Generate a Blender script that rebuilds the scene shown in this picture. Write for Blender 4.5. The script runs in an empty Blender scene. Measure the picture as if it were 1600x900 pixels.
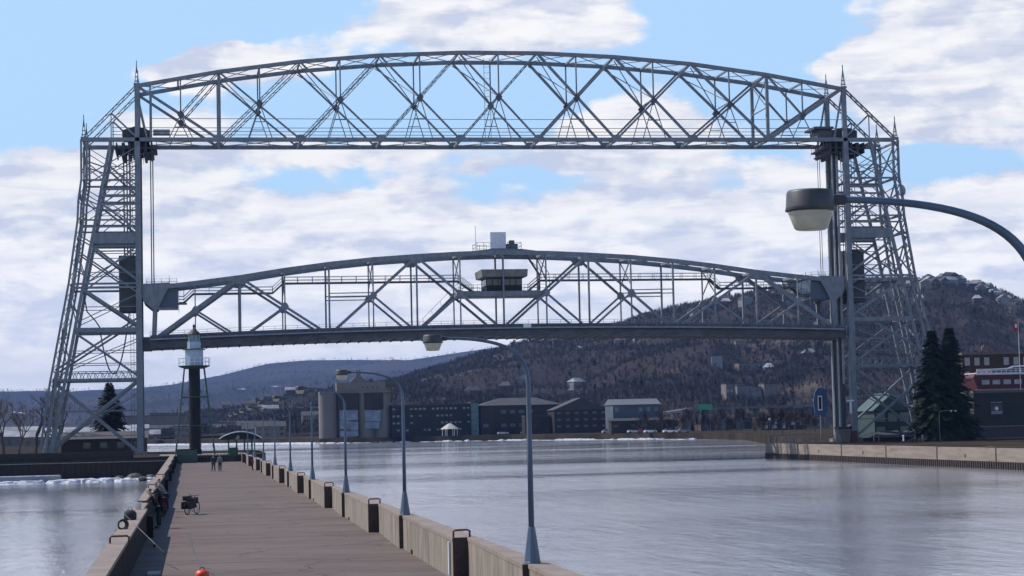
import bpy, bmesh, math, random
import numpy as np
from mathutils import Vector, Matrix, Euler
rnd = random.Random(7)
sc = bpy.context.scene
COL = sc.collection
RAD = math.radians
# ------------------------------------------------------------------ camera
CAM = Vector((7.0366, -331.539, 6.495))
yaw, pitch, roll = 0.159452, 0.066186, -0.0220855
F = Vector((math.sin(yaw)*math.cos(pitch), math.cos(yaw)*math.cos(pitch), math.sin(pitch)))
R0 = Vector((math.cos(yaw), -math.sin(yaw), 0)); U0 = R0.cross(F)
Rv = math.cos(roll)*R0 + math.sin(roll)*U0; Uv = -math.sin(roll)*R0 + math.cos(roll)*U0
cd = bpy.data.cameras.new('camera'); cam = bpy.data.objects.new('camera', cd); COL.objects.link(cam)
cd.lens = 72.0; cd.sensor_width = 36; cd.clip_start = 0.5; cd.clip_end = 40000
M = Matrix((Rv, Uv, -F)).transposed().to_4x4(); M.translation = CAM; cam.matrix_world = M
sc.camera = cam
def ray(x, y): return F + Rv*((x-800)/3200.0) - Uv*((y-450)/3200.0)
def on_y(x, y, Y):                      # a point seen in the photo, at depth Y
    d = ray(x, y); return CAM + d*((Y-CAM.y)/d.y)
def at_dist(x, y, D):
    d = ray(x, y); h = math.hypot(d.x, d.y); return CAM + d*(D/h)
# ------------------------------------------------------------------ colour management
vs = sc.view_settings; vs.view_transform = 'Standard'; vs.look = 'None'; vs.exposure = 0.16; vs.gamma = 1.0; vs.use_curve_mapping = False
# ------------------------------------------------------------------ sun and sky
SUN_AZ_FROM = Vector((-0.86, 0.50, 0)).normalized(); SUN_EL = RAD(47)
sl = bpy.data.lights.new('sun', 'SUN'); sl.energy = 4.3; sl.angle = RAD(0.5); sl.color = (1.0, .93, .84)
so = bpy.data.objects.new('sun', sl); COL.objects.link(so)
sd = Vector((SUN_AZ_FROM.x*math.cos(SUN_EL), SUN_AZ_FROM.y*math.cos(SUN_EL), math.sin(SUN_EL)))
so.rotation_euler = sd.to_track_quat('Z', 'Y').to_euler(); so.location = (0, 0, 300)
W = bpy.data.worlds.new("World"); sc.world = W; W.use_nodes = True
nt = W.node_tree; nt.nodes.clear()
class NG:
    def __init__(s, nt): s.nt = nt
    def n(s, t, **k):
        o = s.nt.nodes.new(t)
        for a, b in k.items(): setattr(o, a, b)
        return o
    def put(s, sock, v):
        if isinstance(v, bpy.types.NodeSocket): s.nt.links.new(v, sock)
        elif v is not None: sock.default_value = v
    def m(s, op, a, b=None, c=None, clamp=False):
        o = s.n('ShaderNodeMath', operation=op, use_clamp=clamp)
        for i, v in enumerate((a, b, c)):
            if v is not None: s.put(o.inputs[i], v)
        return o.outputs[0]
    def mix(s, f, a, b, typ='MIX'):
        o = s.n('ShaderNodeMix', data_type='RGBA', blend_type=typ)
        s.put(o.inputs[0], f)
        for i, v in ((6, a), (7, b)):
            if isinstance(v, tuple) and len(v) == 3: v = v+(1,)
            s.put(o.inputs[i], v)
        return o.outputs[2]
    def noise(s, vec, scale, detail=6, rough=.55, dist=0.0):
        o = s.n('ShaderNodeTexNoise'); s.put(o.inputs['Vector'], vec)
        o.inputs['Scale'].default_value = scale; o.inputs['Detail'].default_value = detail
        o.inputs['Roughness'].default_value = rough; o.inputs['Distortion'].default_value = dist
        return o.outputs['Fac']
    def ramp(s, f, lo, hi, smooth=True):
        o = s.n('ShaderNodeMapRange', interpolation_type='SMOOTHSTEP' if smooth else 'LINEAR')
        s.put(o.inputs[0], f); o.inputs[1].default_value = lo; o.inputs[2].default_value = hi
        return o.outputs[0]
    def xyz(s, x, y, z):
        o = s.n('ShaderNodeCombineXYZ'); s.put(o.inputs[0], x); s.put(o.inputs[1], y); s.put(o.inputs[2], z); return o.outputs[0]
    def scl(s, vec, v):
        o = s.n('ShaderNodeVectorMath', operation='MULTIPLY'); s.put(o.inputs[0], vec); o.inputs[1].default_value = v; return o.outputs[0]
g = NG(nt)
sky = g.n('ShaderNodeTexSky', sky_type='NISHITA'); sky.sun_disc = False; sky.sun_elevation = SUN_EL
sky.sun_rotation = math.atan2(SUN_AZ_FROM.x, SUN_AZ_FROM.y) ; sky.air_density = 1.0; sky.dust_density = .6; sky.ozone_density = 2.5
tc = g.n('ShaderNodeTexCoord'); sp = g.n('ShaderNodeSeparateXYZ'); nt.links.new(tc.outputs['Generated'], sp.inputs[0])
az = g.m('MULTIPLY', g.m('ARCTAN2', sp.outputs[0], sp.outputs[1]), 57.2958)
el = g.m('MULTIPLY', g.m('ARCSINE', sp.outputs[2]), 57.2958)
ae = g.xyz(az, el, 0.0)
def P2A(px, py): return ((px-287)/55.85, (673-.022*(px-287)-py)/55.85)
def blob(px, py, sx, sy, amp):
    a0, e0 = P2A(px, py)
    v = g.n('ShaderNodeVectorMath', operation='SUBTRACT'); nt.links.new(wob, v.inputs[0]); v.inputs[1].default_value = (a0, e0, 0)
    w = g.scl(v.outputs[0], (55.85/sx, 55.85/sy, 0)); l = g.n('ShaderNodeVectorMath', operation='DOT_PRODUCT')
    nt.links.new(w, l.inputs[0]); nt.links.new(w, l.inputs[1])
    return g.m('MULTIPLY', g.m('POWER', 2.71828, g.m('MULTIPLY', l.outputs['Value'], -1.0)), amp)
# the outline of each cloud wanders with a noise
nz = g.n('ShaderNodeTexNoise'); nt.links.new(ae, nz.inputs['Vector']); nz.inputs['Scale'].default_value = .55; nz.inputs['Detail'].default_value = 5; nz.inputs['Roughness'].default_value = .6
o1 = g.n('ShaderNodeVectorMath', operation='SUBTRACT'); nt.links.new(nz.outputs['Color'], o1.inputs[0]); o1.inputs[1].default_value = (.5, .5, .5)
o2 = g.n('ShaderNodeVectorMath', operation='ADD'); nt.links.new(ae, o2.inputs[0]); nt.links.new(g.scl(o1.outputs[0], (2.6, 1.2, 0)), o2.inputs[1])
wob = o2.outputs[0]
BL = [  # px, py, sx, sy, amount   (cloud positive, clear negative)
 (60, 60, 330, 120, -.60), (330, 20, 250, 42, -.45), (640, 150, 300, 38, -.30), (1000, 205, 110, 30, .2), (260, 190, 170, 26, .2), (840, 160, 90, 60, -.2), (1180, 50, 140, 90, -.62), (1450, 262, 110, 28, -.42),
 (560, 275, 170, 16, -.10), (820, 285, 60, 14, -.12), (1180, 245, 130, 13, -.16), (500, 236, 240, 18, .22), (740, 262, 60, 14, .12), (1000, 250, 200, 24, .18), (60, 210, 70, 30, -.3), (760, 205, 300, 28, -.1),
 (310, 118, 125, 36, .95), (150, 270, 200, 60, .30), (740, 30, 290, 48, .55), (1500, 110, 170, 100, .62), (1000, 180, 120, 55, .30), (1560, 330, 150, 50, .25), (930, 360, 500, 60, .22), (200, 380, 300, 60, .22)]
tot = None
for b in BL:
    v = blob(*b); tot = v if tot is None else g.m('ADD', tot, v)
cn = g.noise(g.scl(ae, (.20, .42, 1)), 1.35, 9, .56, .15)
up_ = g.n('ShaderNodeVectorMath', operation='ADD'); nt.links.new(ae, up_.inputs[0]); up_.inputs[1].default_value = (-.35, .55, 0)
cn2 = g.noise(g.scl(up_.outputs[0], (.20, .42, 1)), 1.35, 9, .56, .15)
low = g.m('MULTIPLY', g.ramp(el, 8.5, 3.5), .23)
cov = g.m('ADD', g.m('ADD', cn, tot), low)
cov = g.m('SUBTRACT', cov, g.m('MULTIPLY', g.ramp(el, 14.5, 24.0), .17))
cover = g.ramp(cov, .46, .62)
# shade inside the clouds: long greyer bands
sh1 = g.noise(g.scl(ae, (.13, .75, 1)), 2.3, 6, .6, .5)
sh2 = g.noise(g.scl(ae, (.35, .8, 1)), 2.2, 6, .6, .2)
shade = g.ramp(g.m('ADD', g.m('MULTIPLY', sh1, .7), g.m('MULTIPLY', sh2, .3)), 0.40, .64)
shade = g.m('ADD', g.m('MULTIPLY', shade, .60), g.m('MULTIPLY', g.ramp(g.m('SUBTRACT', cn2, cn), -.05, .11), .62), clamp=True)
ccol = g.mix(shade, (.93, .92, .92), (.57, .62, .76))
ccol = g.mix(g.m('MULTIPLY', g.ramp(el, 4.5, .5), .55), ccol, (.84, .84, .90))
bg1 = g.n('ShaderNodeBackground'); bg1.inputs[1].default_value = .15
tint = g.mix(1.0, sky.outputs[0], (.62, .80, 1.0), 'MULTIPLY'); nt.links.new(tint, bg1.inputs[0])
bg2 = g.n('ShaderNodeBackground'); nt.links.new(g.m('MULTIPLY_ADD', g.ramp(el, 8.0, 0.5), .22, 1.0), bg2.inputs[1]); nt.links.new(ccol, bg2.inputs[0])
bg3 = g.n('ShaderNodeBackground'); bg3.inputs[0].default_value = (.50, .73, 1.0, 1); bg3.inputs[1].default_value = .97
mz = g.n('ShaderNodeMixShader'); nt.links.new(g.m('MULTIPLY', g.ramp(el, 24.0, 12.0), .78), mz.inputs[0]); nt.links.new(bg1.outputs[0], mz.inputs[1]); nt.links.new(bg3.outputs[0], mz.inputs[2])
mx = g.n('ShaderNodeMixShader'); nt.links.new(cover, mx.inputs[0]); nt.links.new(mz.outputs[0], mx.inputs[1]); nt.links.new(bg2.outputs[0], mx.inputs[2])
wo = g.n('ShaderNodeOutputWorld'); nt.links.new(mx.outputs[0], wo.inputs[0])
# ------------------------------------------------------------------ materials
MATS = {}
def mat(name, col, rough=.7, col2=None, scale=3.0, stretch=(1, 1, 1), bump=0.0, metal=0.0, lo=.35, hi=.65, detail=6, spec=.5, emit=None, col3=None, scale3=.3, lo3=.5, hi3=.7):
    if name in MATS: return MATS[name]
    m = bpy.data.materials.new(name); m.use_nodes = True; q = NG(m.node_tree); b = m.node_tree.nodes['Principled BSDF']
    b.inputs['Roughness'].default_value = rough; b.inputs['Metallic'].default_value = metal; b.inputs['Specular IOR Level'].default_value = spec
    t = q.n('ShaderNodeTexCoord'); ge = q.n('ShaderNodeNewGeometry')
    v = q.scl(ge.outputs['Position'], stretch)
    nz = q.noise(v, scale, detail, .6)
    c = col+(1,) if len(col) == 3 else col
    if col2 is None: col2 = tuple(x*.72 for x in col)
    cc = q.mix(q.ramp(nz, lo, hi), c, col2)
    if col3: cc = q.mix(q.ramp(q.noise(v, scale3, 5, .6), lo3, hi3), cc, col3)
    m.node_tree.links.new(cc, b.inputs['Base Color'])
    if bump:
        bp = q.n('ShaderNodeBump'); bp.inputs['Strength'].default_value = bump; bp.inputs['Distance'].default_value = .05
        m.node_tree.links.new(nz, bp.inputs['Height']); m.node_tree.links.new(bp.outputs[0], b.inputs['Normal'])
    if emit:
        b.inputs['Emission Color'].default_value = emit[:3]+(1,); b.inputs['Emission Strength'].default_value = emit[3]
    MATS[name] = m; return m
STEEL = mat('steel_paint', (.205, .228, .255), .55, (.15, .168, .19), 1.2, (1, 1, .5), col3=(.13, .105, .09), scale3=2.5, lo3=.62, hi3=.8)
STEELD = mat('steel_dark', (.085, .095, .11), .55, (.055, .06, .07), 1.5)
MACH = mat('machinery_black', (.040, .046, .054), .7, (.04, .04, .045), 2)
RAIL = mat('rail_steel', (.16, .20, .25), .5)
ROPE = mat('wire_rope', (.07, .08, .095), .5)
CWT = mat('counterweight_dark', (.085, .095, .098), .8, (.055, .062, .066), .6)
HOUSE = mat('span_house_blue', (.05, .08, .12), .45, (.05, .08, .13), .7)
CONC = mat('concrete', (.255, .212, .168), .88, (.165, .138, .108), 1.6, (1.3, 1.3, .30), .35, col3=(.10, .085, .07), scale3=1.4, lo3=.53, hi3=.72)
CONCTOP = mat('concrete_cap', (.25, .195, .155), .85, (.19, .15, .12), 1.6, bump=.3)
RUST = mat('rust', (.16, .045, .028), .75, (.09, .03, .022), 9)
RECESS = mat('shade_plate', (.065, .045, .038), .8, (.04, .03, .027), 4)  # dark brown: painted shade on parapet steps, plain colour on quay posts and caps
LAMPPOLE = mat('lamp_pole_paint', (.085, .13, .19), .4, (.06, .095, .14), 3, (1, 1, .3))
LAMPCAP = mat('lamp_housing', (.06, .06, .065), .5, (.045, .045, .05), 9)
GLASSY = mat('lamp_bowl', (.58, .56, .43), .35, (.44, .42, .32), 5)
WHITE = mat('white_paint', (.72, .75, .78), .5, (.62, .65, .68), 1.5)
BLACK = mat('black_paint', (.010, .010, .012), .7, (.016, .016, .018), 3, spec=.25)
LBLUE = mat('light_room_paint', (.33, .41, .50), .5, (.38, .46, .55), 1.6, (1, 1, .3))
GREENP = mat('green_paint', (.03, .075, .06), .5, (.02, .05, .04), 2)
GLASS = mat('window_glass', (.03, .04, .05), .12, (.05, .06, .07), 1)
PALEGL = mat('window_pale', (.35, .40, .44), .25, (.22, .25, .28), .8)
SNOW = mat('snow', (.62, .64, .68), .8, (.34, .36, .40), 1.3, bump=.7, col3=(.22, .20, .18), scale3=.7, lo3=.56, hi3=.66)
SHEET = mat('sheet_pile', (.016, .014, .014), .85, (.026, .019, .016), 1.3, (2, 2, .3), .3)
ROCK = mat('rock', (.11, .10, .09), .9, (.06, .055, .05), 1.5, bump=.6)
BARK = mat('bare_bark', (.10, .082, .072), .9, (.06, .045, .04), 3)
NEEDLE = mat('spruce_needles', (.022, .034, .020), .95, (.010, .017, .012), .9, spec=.1)
WOODT = mat('winter_twigs', (.068, .056, .054), .95, (.042, .035, .036), .006, spec=0.0)
WOODE = mat('hill_evergreens', (.022, .030, .026), .95, spec=0.0)
SKIN = mat('skin', (.45, .27, .19), .6)
DKCLOTH = mat('dark_cloth', (.018, .018, .022), .85, (.03, .03, .034), 6)
DENIM = mat('dark_denim', (.035, .04, .06), .85)
MAROON = mat('maroon_cloth', (.07, .02, .022), .85)
GREYC = mat('grey_cloth', (.20, .20, .21), .85)
HAIR = mat('hair', (.02, .014, .01), .7)
# ------------------------------------------------------------------ object helpers
def tag(o, label=None, cat=None, group=None, kind=None):
    if label: o['label'] = label
    if cat: o['category'] = cat
    if group: o['group'] = group
    if kind: o['kind'] = kind
    return o
def empty(name, loc=(0, 0, 0), rz=0, parent=None):
    o = bpy.data.objects.new(name, None); COL.objects.link(o); o.location = loc; o.rotation_euler = (0, 0, rz)
    o.empty_display_size = .3
    if parent: o.parent = parent
    return o
class MB:
    def __init__(s): s.v = []; s.f = []
    def add(s, vs, fs):
        b = len(s.v); s.v += [tuple(x) for x in vs]; s.f += [tuple(i+b for i in f) for f in fs]; return s
    def box(s, x0, x1, y0, y1, z0, z1):
        return s.add([(x0, y0, z0), (x1, y0, z0), (x1, y1, z0), (x0, y1, z0), (x0, y0, z1), (x1, y0, z1), (x1, y1, z1), (x0, y1, z1)],
                     [(0, 3, 2, 1), (4, 5, 6, 7), (0, 1, 5, 4), (1, 2, 6, 5), (2, 3, 7, 6), (3, 0, 4, 7)])
    def bar(s, p, q, w, h=None, up=(0, 1, 0)):
        p = Vector(p); q = Vector(q); h = h or w; d = (q-p).normalized(); up = Vector(up)
        if abs(d.dot(up)) > .98: up = Vector((1, 0, 0))
        a = d.cross(up).normalized(); b = a.cross(d).normalized()   # a: in-plane, b: along up
        vs = []
        for c in (p, q):
            for i, j in ((-1, -1), (1, -1), (1, 1), (-1, 1)): vs.append(c + a*(w/2*i) + b*(h/2*j))
        return s.add(vs, [(0, 1, 2, 3), (7, 6, 5, 4), (0, 4, 5, 1), (1, 5, 6, 2), (2, 6, 7, 3), (3, 7, 4, 0)])
    def tube(s, pts, r, n=8, cap=True):
        pts = [Vector(p) for p in pts]; rs = r if isinstance(r, (list, tuple)) else [r]*len(pts)
        vs = []; fs = []; a = None
        for i, p in enumerate(pts):
            d = (pts[min(i+1, len(pts)-1)]-pts[max(i-1, 0)]).normalized()
            if a is None: a = d.cross(Vector((0, 0, 1)) if abs(d.z) < .9 else Vector((1, 0, 0))).normalized()
            a = (a-d*a.dot(d)).normalized(); b = d.cross(a)
            for k in range(n):
                t = 2*math.pi*k/n; vs.append(p + (a*math.cos(t)+b*math.sin(t))*rs[i])
        for i in range(len(pts)-1):
            for k in range(n): fs.append((i*n+k, i*n+(k+1) % n, (i+1)*n+(k+1) % n, (i+1)*n+k))
        if cap: fs += [tuple(range(n))[::-1], tuple((len(pts)-1)*n+k for k in range(n))]
        return s.add(vs, fs)
    def lathe(s, prof, n=16, c=(0, 0, 0)):
        vs = []; fs = []
        for r, z in prof:
            for k in range(n):
                t = 2*math.pi*(k+.5)/n; vs.append((c[0]+r*math.cos(t), c[1]+r*math.sin(t), c[2]+z))
        for i in range(len(prof)-1):
            for k in range(n): fs.append((i*n+k, i*n+(k+1) % n, (i+1)*n+(k+1) % n, (i+1)*n+k))
        fs += [tuple(range(n))[::-1], tuple((len(prof)-1)*n+k for k in range(n))]
        return s.add(vs, fs)
    def prism(s, poly, z0, z1):
        n = len(poly)
        return s.add([(x, y, z0) for x, y in poly]+[(x, y, z1) for x, y in poly],
                     [tuple(range(n))[::-1], tuple(range(n, 2*n))]+[(i, (i+1) % n, n+(i+1) % n, n+i) for i in range(n)])
    def prism_y(s, poly, y0, y1):
        n = len(poly)
        return s.add([(x, y0, z) for x, z in poly]+[(x, y1, z) for x, z in poly],
                     [tuple(range(n)), tuple(range(n, 2*n))[::-1]]+[((i+1) % n, i, n+i, n+(i+1) % n) for i in range(n)])
    def build(s, name, m, parent=None, smooth=False, bevel=0):
        me = bpy.data.meshes.new(name); me.from_pydata(s.v, [], s.f); me.materials.append(m); me.update()
        bm = bmesh.new(); bm.from_mesh(me); bmesh.ops.recalc_face_normals(bm, faces=bm.faces); bm.to_mesh(me); bm.free()
        if smooth:
            for p in me.polygons: p.use_smooth = True
        o = bpy.data.objects.new(name, me); COL.objects.link(o)
        if parent: o.parent = parent
        if bevel:
            b = o.modifiers.new('bevel', 'BEVEL'); b.width = bevel; b.segments = 2; b.limit_method = 'ANGLE'
        return o
def copy_tree(o, parent=None):
    c = o.copy(); COL.objects.link(c)
    if parent: c.parent = parent
    for ch in list(o.children): copy_tree(ch, c)
    return c
def lerp(a, b, t): return Vector(a)*(1-t)+Vector(b)*t
# ------------------------------------------------------------------ setting: water, land, hills
def water_mat():
    m = bpy.data.materials.new('harbour_water'); m.use_nodes = True; q = NG(m.node_tree); b = m.node_tree.nodes['Principled BSDF']
    b.inputs['Base Color'].default_value = (.25, .26, .29, 1); b.inputs['IOR'].default_value = 1.33
    ge = q.n('ShaderNodeNewGeometry'); P = ge.outputs['Position']
    n1 = q.noise(q.scl(P, (.6, 1.3, 1)), 1.6, 6, .65, .4); n2 = q.noise(P, .09, 4, .5, .3)
    big = q.ramp(q.noise(q.scl(P, (.35, 1.5, 1)), .012, 4, .55, .6), .38, .62)
    n3 = q.noise(q.scl(P, (.42, .085, 1)), 1.0, 5, .6, .5); n4 = q.noise(q.scl(P, (1.4, .5, 1)), 1.0, 4, .6, .3)
    h = q.m('ADD', q.m('ADD', q.m('MULTIPLY', n1, .016), q.m('MULTIPLY', n4, .034)), q.m('ADD', q.m('MULTIPLY', n2, .05), q.m('MULTIPLY', n3, .12)))
    bp = q.n('ShaderNodeBump'); bp.inputs['Distance'].default_value = 1.0
    m.node_tree.links.new(q.m('MULTIPLY_ADD', big, .55, .40), bp.inputs['Strength'])
    m.node_tree.links.new(h, bp.inputs['Height']); m.node_tree.links.new(bp.outputs[0], b.inputs['Normal'])
    m.node_tree.links.new(q.m('MULTIPLY_ADD', big, .06, .06), b.inputs['Roughness'])
    return m
mb = MB(); mb.add([(-9000, -900, 0), (13000, -900, 0), (13000, 12000, 0), (-9000, 12000, 0)], [(0, 1, 2, 3)])
tag(mb.build('water', water_mat()), kind='structure')
LAND = mat('park_ground', (.035, .029, .024), .95, (.06, .048, .035), .08, col3=(.5, .52, .55), scale3=.05, lo3=.68, hi3=.74, spec=0.0)
DARKLAND = mat('tower_ground', (.03, .028, .028), .95, (.055, .05, .045), .3, spec=0.0)
mb = MB(); mb.prism([(-160, -45), (5.0, -45), (16.4, -52), (19, -20), (19, 26), (-2, 30), (-20, 560), (-400, 640), (-400, -45)], -1, 3.0)
tag(mb.build('left_ground', DARKLAND), kind='structure')
mb = MB(); mb.prism([(100.75, -420), (700, -420), (900, 1300), (-2500, 1300), (-2500, 1050), (-150, 930), (-30, 760), (63, 533), (134, 467), (178, 336), (176, 277), (128, 60), (112, -8), (100.75, -8)], -1, 2.2)
tag(mb.build('far_ground', LAND), kind='structure')
# hills: a sheet of terrain behind the town, low in front and rising to a crest
def smooth_noise(seed, s0, t0):
    r = np.random.RandomState(seed); out = 0; 
    for o, amp in ((1, 1), (2, .5), (4, .25), (8, .13)):
        n = 12*o; gx = r.rand(n+3, n+3)
        X = np.clip(s0, 0, .9999)*n; Y = np.clip(t0, 0, .9999)*n; i = X.astype(int); j = Y.astype(int); fx = X-i; fy = Y-j
        fx = fx*fx*(3-2*fx); fy = fy*fy*(3-2*fy)
        out = out + amp*((gx[i, j]*(1-fx)+gx[i+1, j]*fx)*(1-fy)+(gx[i, j+1]*(1-fx)+gx[i+1, j+1]*fx)*fy-.5)
    return out
HILLS = {}
def hill(name, crest, Dfoot, Dcrest, zfoot, m, seed, amp, prof=1.0):
    px = np.array([c[0] for c in crest], float); py = np.array([c[1] for c in crest], float)
    NS, NT = 300, 70; S = np.linspace(0, 1, NS); T = np.linspace(0, 1.35, NT)
    xx = px[0]+(px[-1]-px[0])*S; yy = np.interp(xx, px, py)
    base = []; 
    for x, y in zip(xx, yy):
        p = at_dist(x, y, Dcrest); base.append((p.x, p.y, p.z))
    base = np.array(base)
    ux = base[:, 0]-CAM.x; uy = base[:, 1]-CAM.y; L = np.hypot(ux, uy); ux /= L; uy /= L
    SS, TT = np.meshgrid(S, T, indexing='ij'); D = Dfoot+(Dcrest-Dfoot)*TT
    X = CAM.x+ux[:, None]*D; Y = CAM.y+uy[:, None]*D
    t = np.clip(TT, 0, 1); shape = (t**prof)*(1-.12*np.sin(t*math.pi*2)*.5)
    Z = zfoot+(base[:, 2][:, None]-zfoot)*shape + amp*smooth_noise(seed, SS, np.clip(TT/1.36, 0, 1))*np.clip(t*4*(1.0-t)+.05, 0, 1)
    Z = Z-np.clip(TT-1, 0, 1)**1.2*(base[:, 2][:, None]-zfoot)*1.2
    V = np.stack([X, Y, Z], -1).reshape(-1, 3)
    idx = np.arange(NS*NT).reshape(NS, NT)
    fc = np.stack([idx[:-1, :-1], idx[1:, :-1], idx[1:, 1:], idx[:-1, 1:]], -1).reshape(-1, 4)
    me = bpy.data.meshes.new(name); me.from_pydata(V.tolist(), [], fc.tolist()); me.materials.append(m); me.update()
    for p in me.polygons: p.use_smooth = True
    o = bpy.data.objects.new(name, me); COL.objects.link(o); tag(o, kind='structure')
    HILLS[name] = (X, Y, Z, S, T, xx)
    return o
HM1 = mat('near_hill', (.048, .039, .038), .95, (.030, .026, .028), .004, col3=(.095, .077, .066), scale3=.009, lo3=.54, hi3=.66, spec=0.0)
HM2 = mat('far_hill', (.062, .052, .055), .95, (.030, .033, .040), .0016, col3=(.75, .78, .82), scale3=.006, lo3=.685, hi3=.70, spec=0.0)
NEARC = [(180, 672), (270, 666), (350, 657), (440, 647), (500, 632), (560, 610), (640, 590), (700, 575), (760, 560), (810, 547), (860, 537), (900, 528), (960, 511), (1050, 487), (1130, 471), (1250, 450), (1350, 443), (1450, 443), (1500, 442), (1545, 449), (1600, 474), (1700, 486), (1900, 515)]
hill('hills', [(-300, 614), (0, 612), (100, 613), (200, 607), (270, 600), (350, 585), (420, 568), (480, 563), (560, 562), (640, 562), (700, 553), (770, 543), (820, 538), (900, 540), (1100, 540), (1900, 560)], 2600, 7200, 4, HM2, 5, 60, 1.3)
hill('near_hills', NEARC, 1150, 2300, 3, HM1, 11, 26, .85)
def hill_point(name, i, j):
    X, Y, Z, S, T, xx = HILLS[name]; return Vector((X[i, j], Y[i, j], Z[i, j]))
# woods: bare trees beyond counting, each a spray of upright twigs round a stem
def woods(name, hname, n, seed, hmin, hmax, m, label, keep=None, tri=14, spread=.42, ww=.03):
    r = np.random.RandomState(seed); X, Y, Z, S, T, xx = HILLS[hname]
    i = r.rand(n)*(len(S)-2); jm = np.searchsorted(T, 1.04); j = r.rand(n)*(jm-1)
    if keep is not None:
        k = keep(xx[i.astype(int)], j/jm, r.rand(n)); i = i[k]; j = j[k]
    n = len(i); a = i.astype(int); b = j.astype(int); fa = i-a; fb = j-b
    def s(Q): return (Q[a, b]*(1-fa)+Q[a+1, b]*fa)*(1-fb)+(Q[a, b+1]*(1-fa)+Q[a+1, b+1]*fa)*fb
    P = np.stack([s(X), s(Y), s(Z)-.6], -1); H = hmin+(hmax-hmin)*r.rand(n)
    vs = []
    for k in range(tri):
        th = r.rand(n)*2*math.pi; el = .35+1.2*r.rand(n); st = .15+.35*r.rand(n); ln = H*(.35+.4*r.rand(n))
        o = P.copy(); o[:, 2] += H*st
        d = np.stack([np.cos(th)*np.cos(el), np.sin(th)*np.cos(el), np.sin(el)], -1)
        tip = o+d*ln[:, None]*(1 if spread > .3 else .6)
        w = np.stack([-np.sin(th+.5), np.cos(th+.5), r.rand(n)*.6-.3], -1)*(H*ww)[:, None]
        mid = o+d*ln[:, None]*.6
        vs.append(np.stack([o, mid+w, tip, mid-w], 1))
    V = np.concatenate(vs, 0).reshape(-1, 3); nf = len(V)//4
    me = bpy.data.meshes.new(name); me.vertices.add(len(V)); me.vertices.foreach_set('co', V.ravel())
    me.loops.add(nf*4); me.loops.foreach_set('vertex_index', np.arange(nf*4)); me.polygons.add(nf)
    me.polygons.foreach_set('loop_start', np.arange(nf)*4); me.polygons.foreach_set('loop_total', np.full(nf, 4)); me.update(calc_edges=True)
    me.materials.append(m); o = bpy.data.objects.new(name, me); COL.objects.link(o)
    tag(o, label, 'woods', kind='stuff'); return o
woods('bare_woods', 'near_hills', 42000, 3, 4, 7, WOODT, 'brown leafless woods covering the long hillside behind the town', tri=18, keep=lambda x, t, r: (r < .93-.55*((np.sin(x*.021+t*9)+np.sin(x*.047-t*17)) > 1.25)))
woods('evergreen_woods', 'near_hills', 1500, 4, 6, 11, WOODE, 'scattered dark evergreens among the bare woods on the hillside',
      keep=lambda x, t, r: (((x > 1520) & (t > .9)) | (r < .22)), tri=26, spread=.2, ww=.07)
woods('distant_woods', 'hills', 9000, 8, 7, 14, WOODT, 'faint wooded cover on the far blue ridge at left', tri=8)
# ------------------------------------------------------------------ the lift bridge: fixed towers and overhead truss
PW = 13.08; SPAN = 9*PW; YF = 9.23
ZT = [62.0, 64.35, 66.1, 67.2, 67.75, 67.75, 67.2, 66.1, 64.35, 62.0]; ZB = 53.3
def zt(x):
    t = max(0, min(8.9999, x/PW)); i = int(t); return ZT[i]+(ZT[i+1]-ZT[i])*(t-i)
def member(name, parent, p, q, w, h=None, m=STEEL, label=None, up=(0, 1, 0)):
    o = MB().bar(p, q, w, h, up).build(name, m, parent)
    if label: o['label'] = label
    return o
def laced(name, parent, p, q, w, h, m=STEEL, n=10, t=.10, up=(0, 1, 0)):
    # two flanges joined by zigzag lacing
    mb = MB(); p = Vector(p); q = Vector(q); d = (q-p).normalized(); a = d.cross(Vector(up)).normalized()
    e = a*(w/2-t/2)
    mb.bar(p+e, q+e, t, h, up); mb.bar(p-e, q-e, t, h, up)
    for i in range(n):
        s = 1 if i % 2 else -1
        mb.bar(lerp(p, q, i/n)+e*s, lerp(p, q, (i+1)/n)-e*s, t*.6, h*.5, up)
    return mb.build(name, m, parent)
frame = empty('lift_bridge_frame', (0, 0, 2.4)); tag(frame, 'tall grey steel bridge frame of two lattice towers carrying an arched overhead truss', 'bridge')
truss = empty('overhead_truss', (0, 0, 0), parent=frame); truss.location = (0, 0, -2.4)
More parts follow.
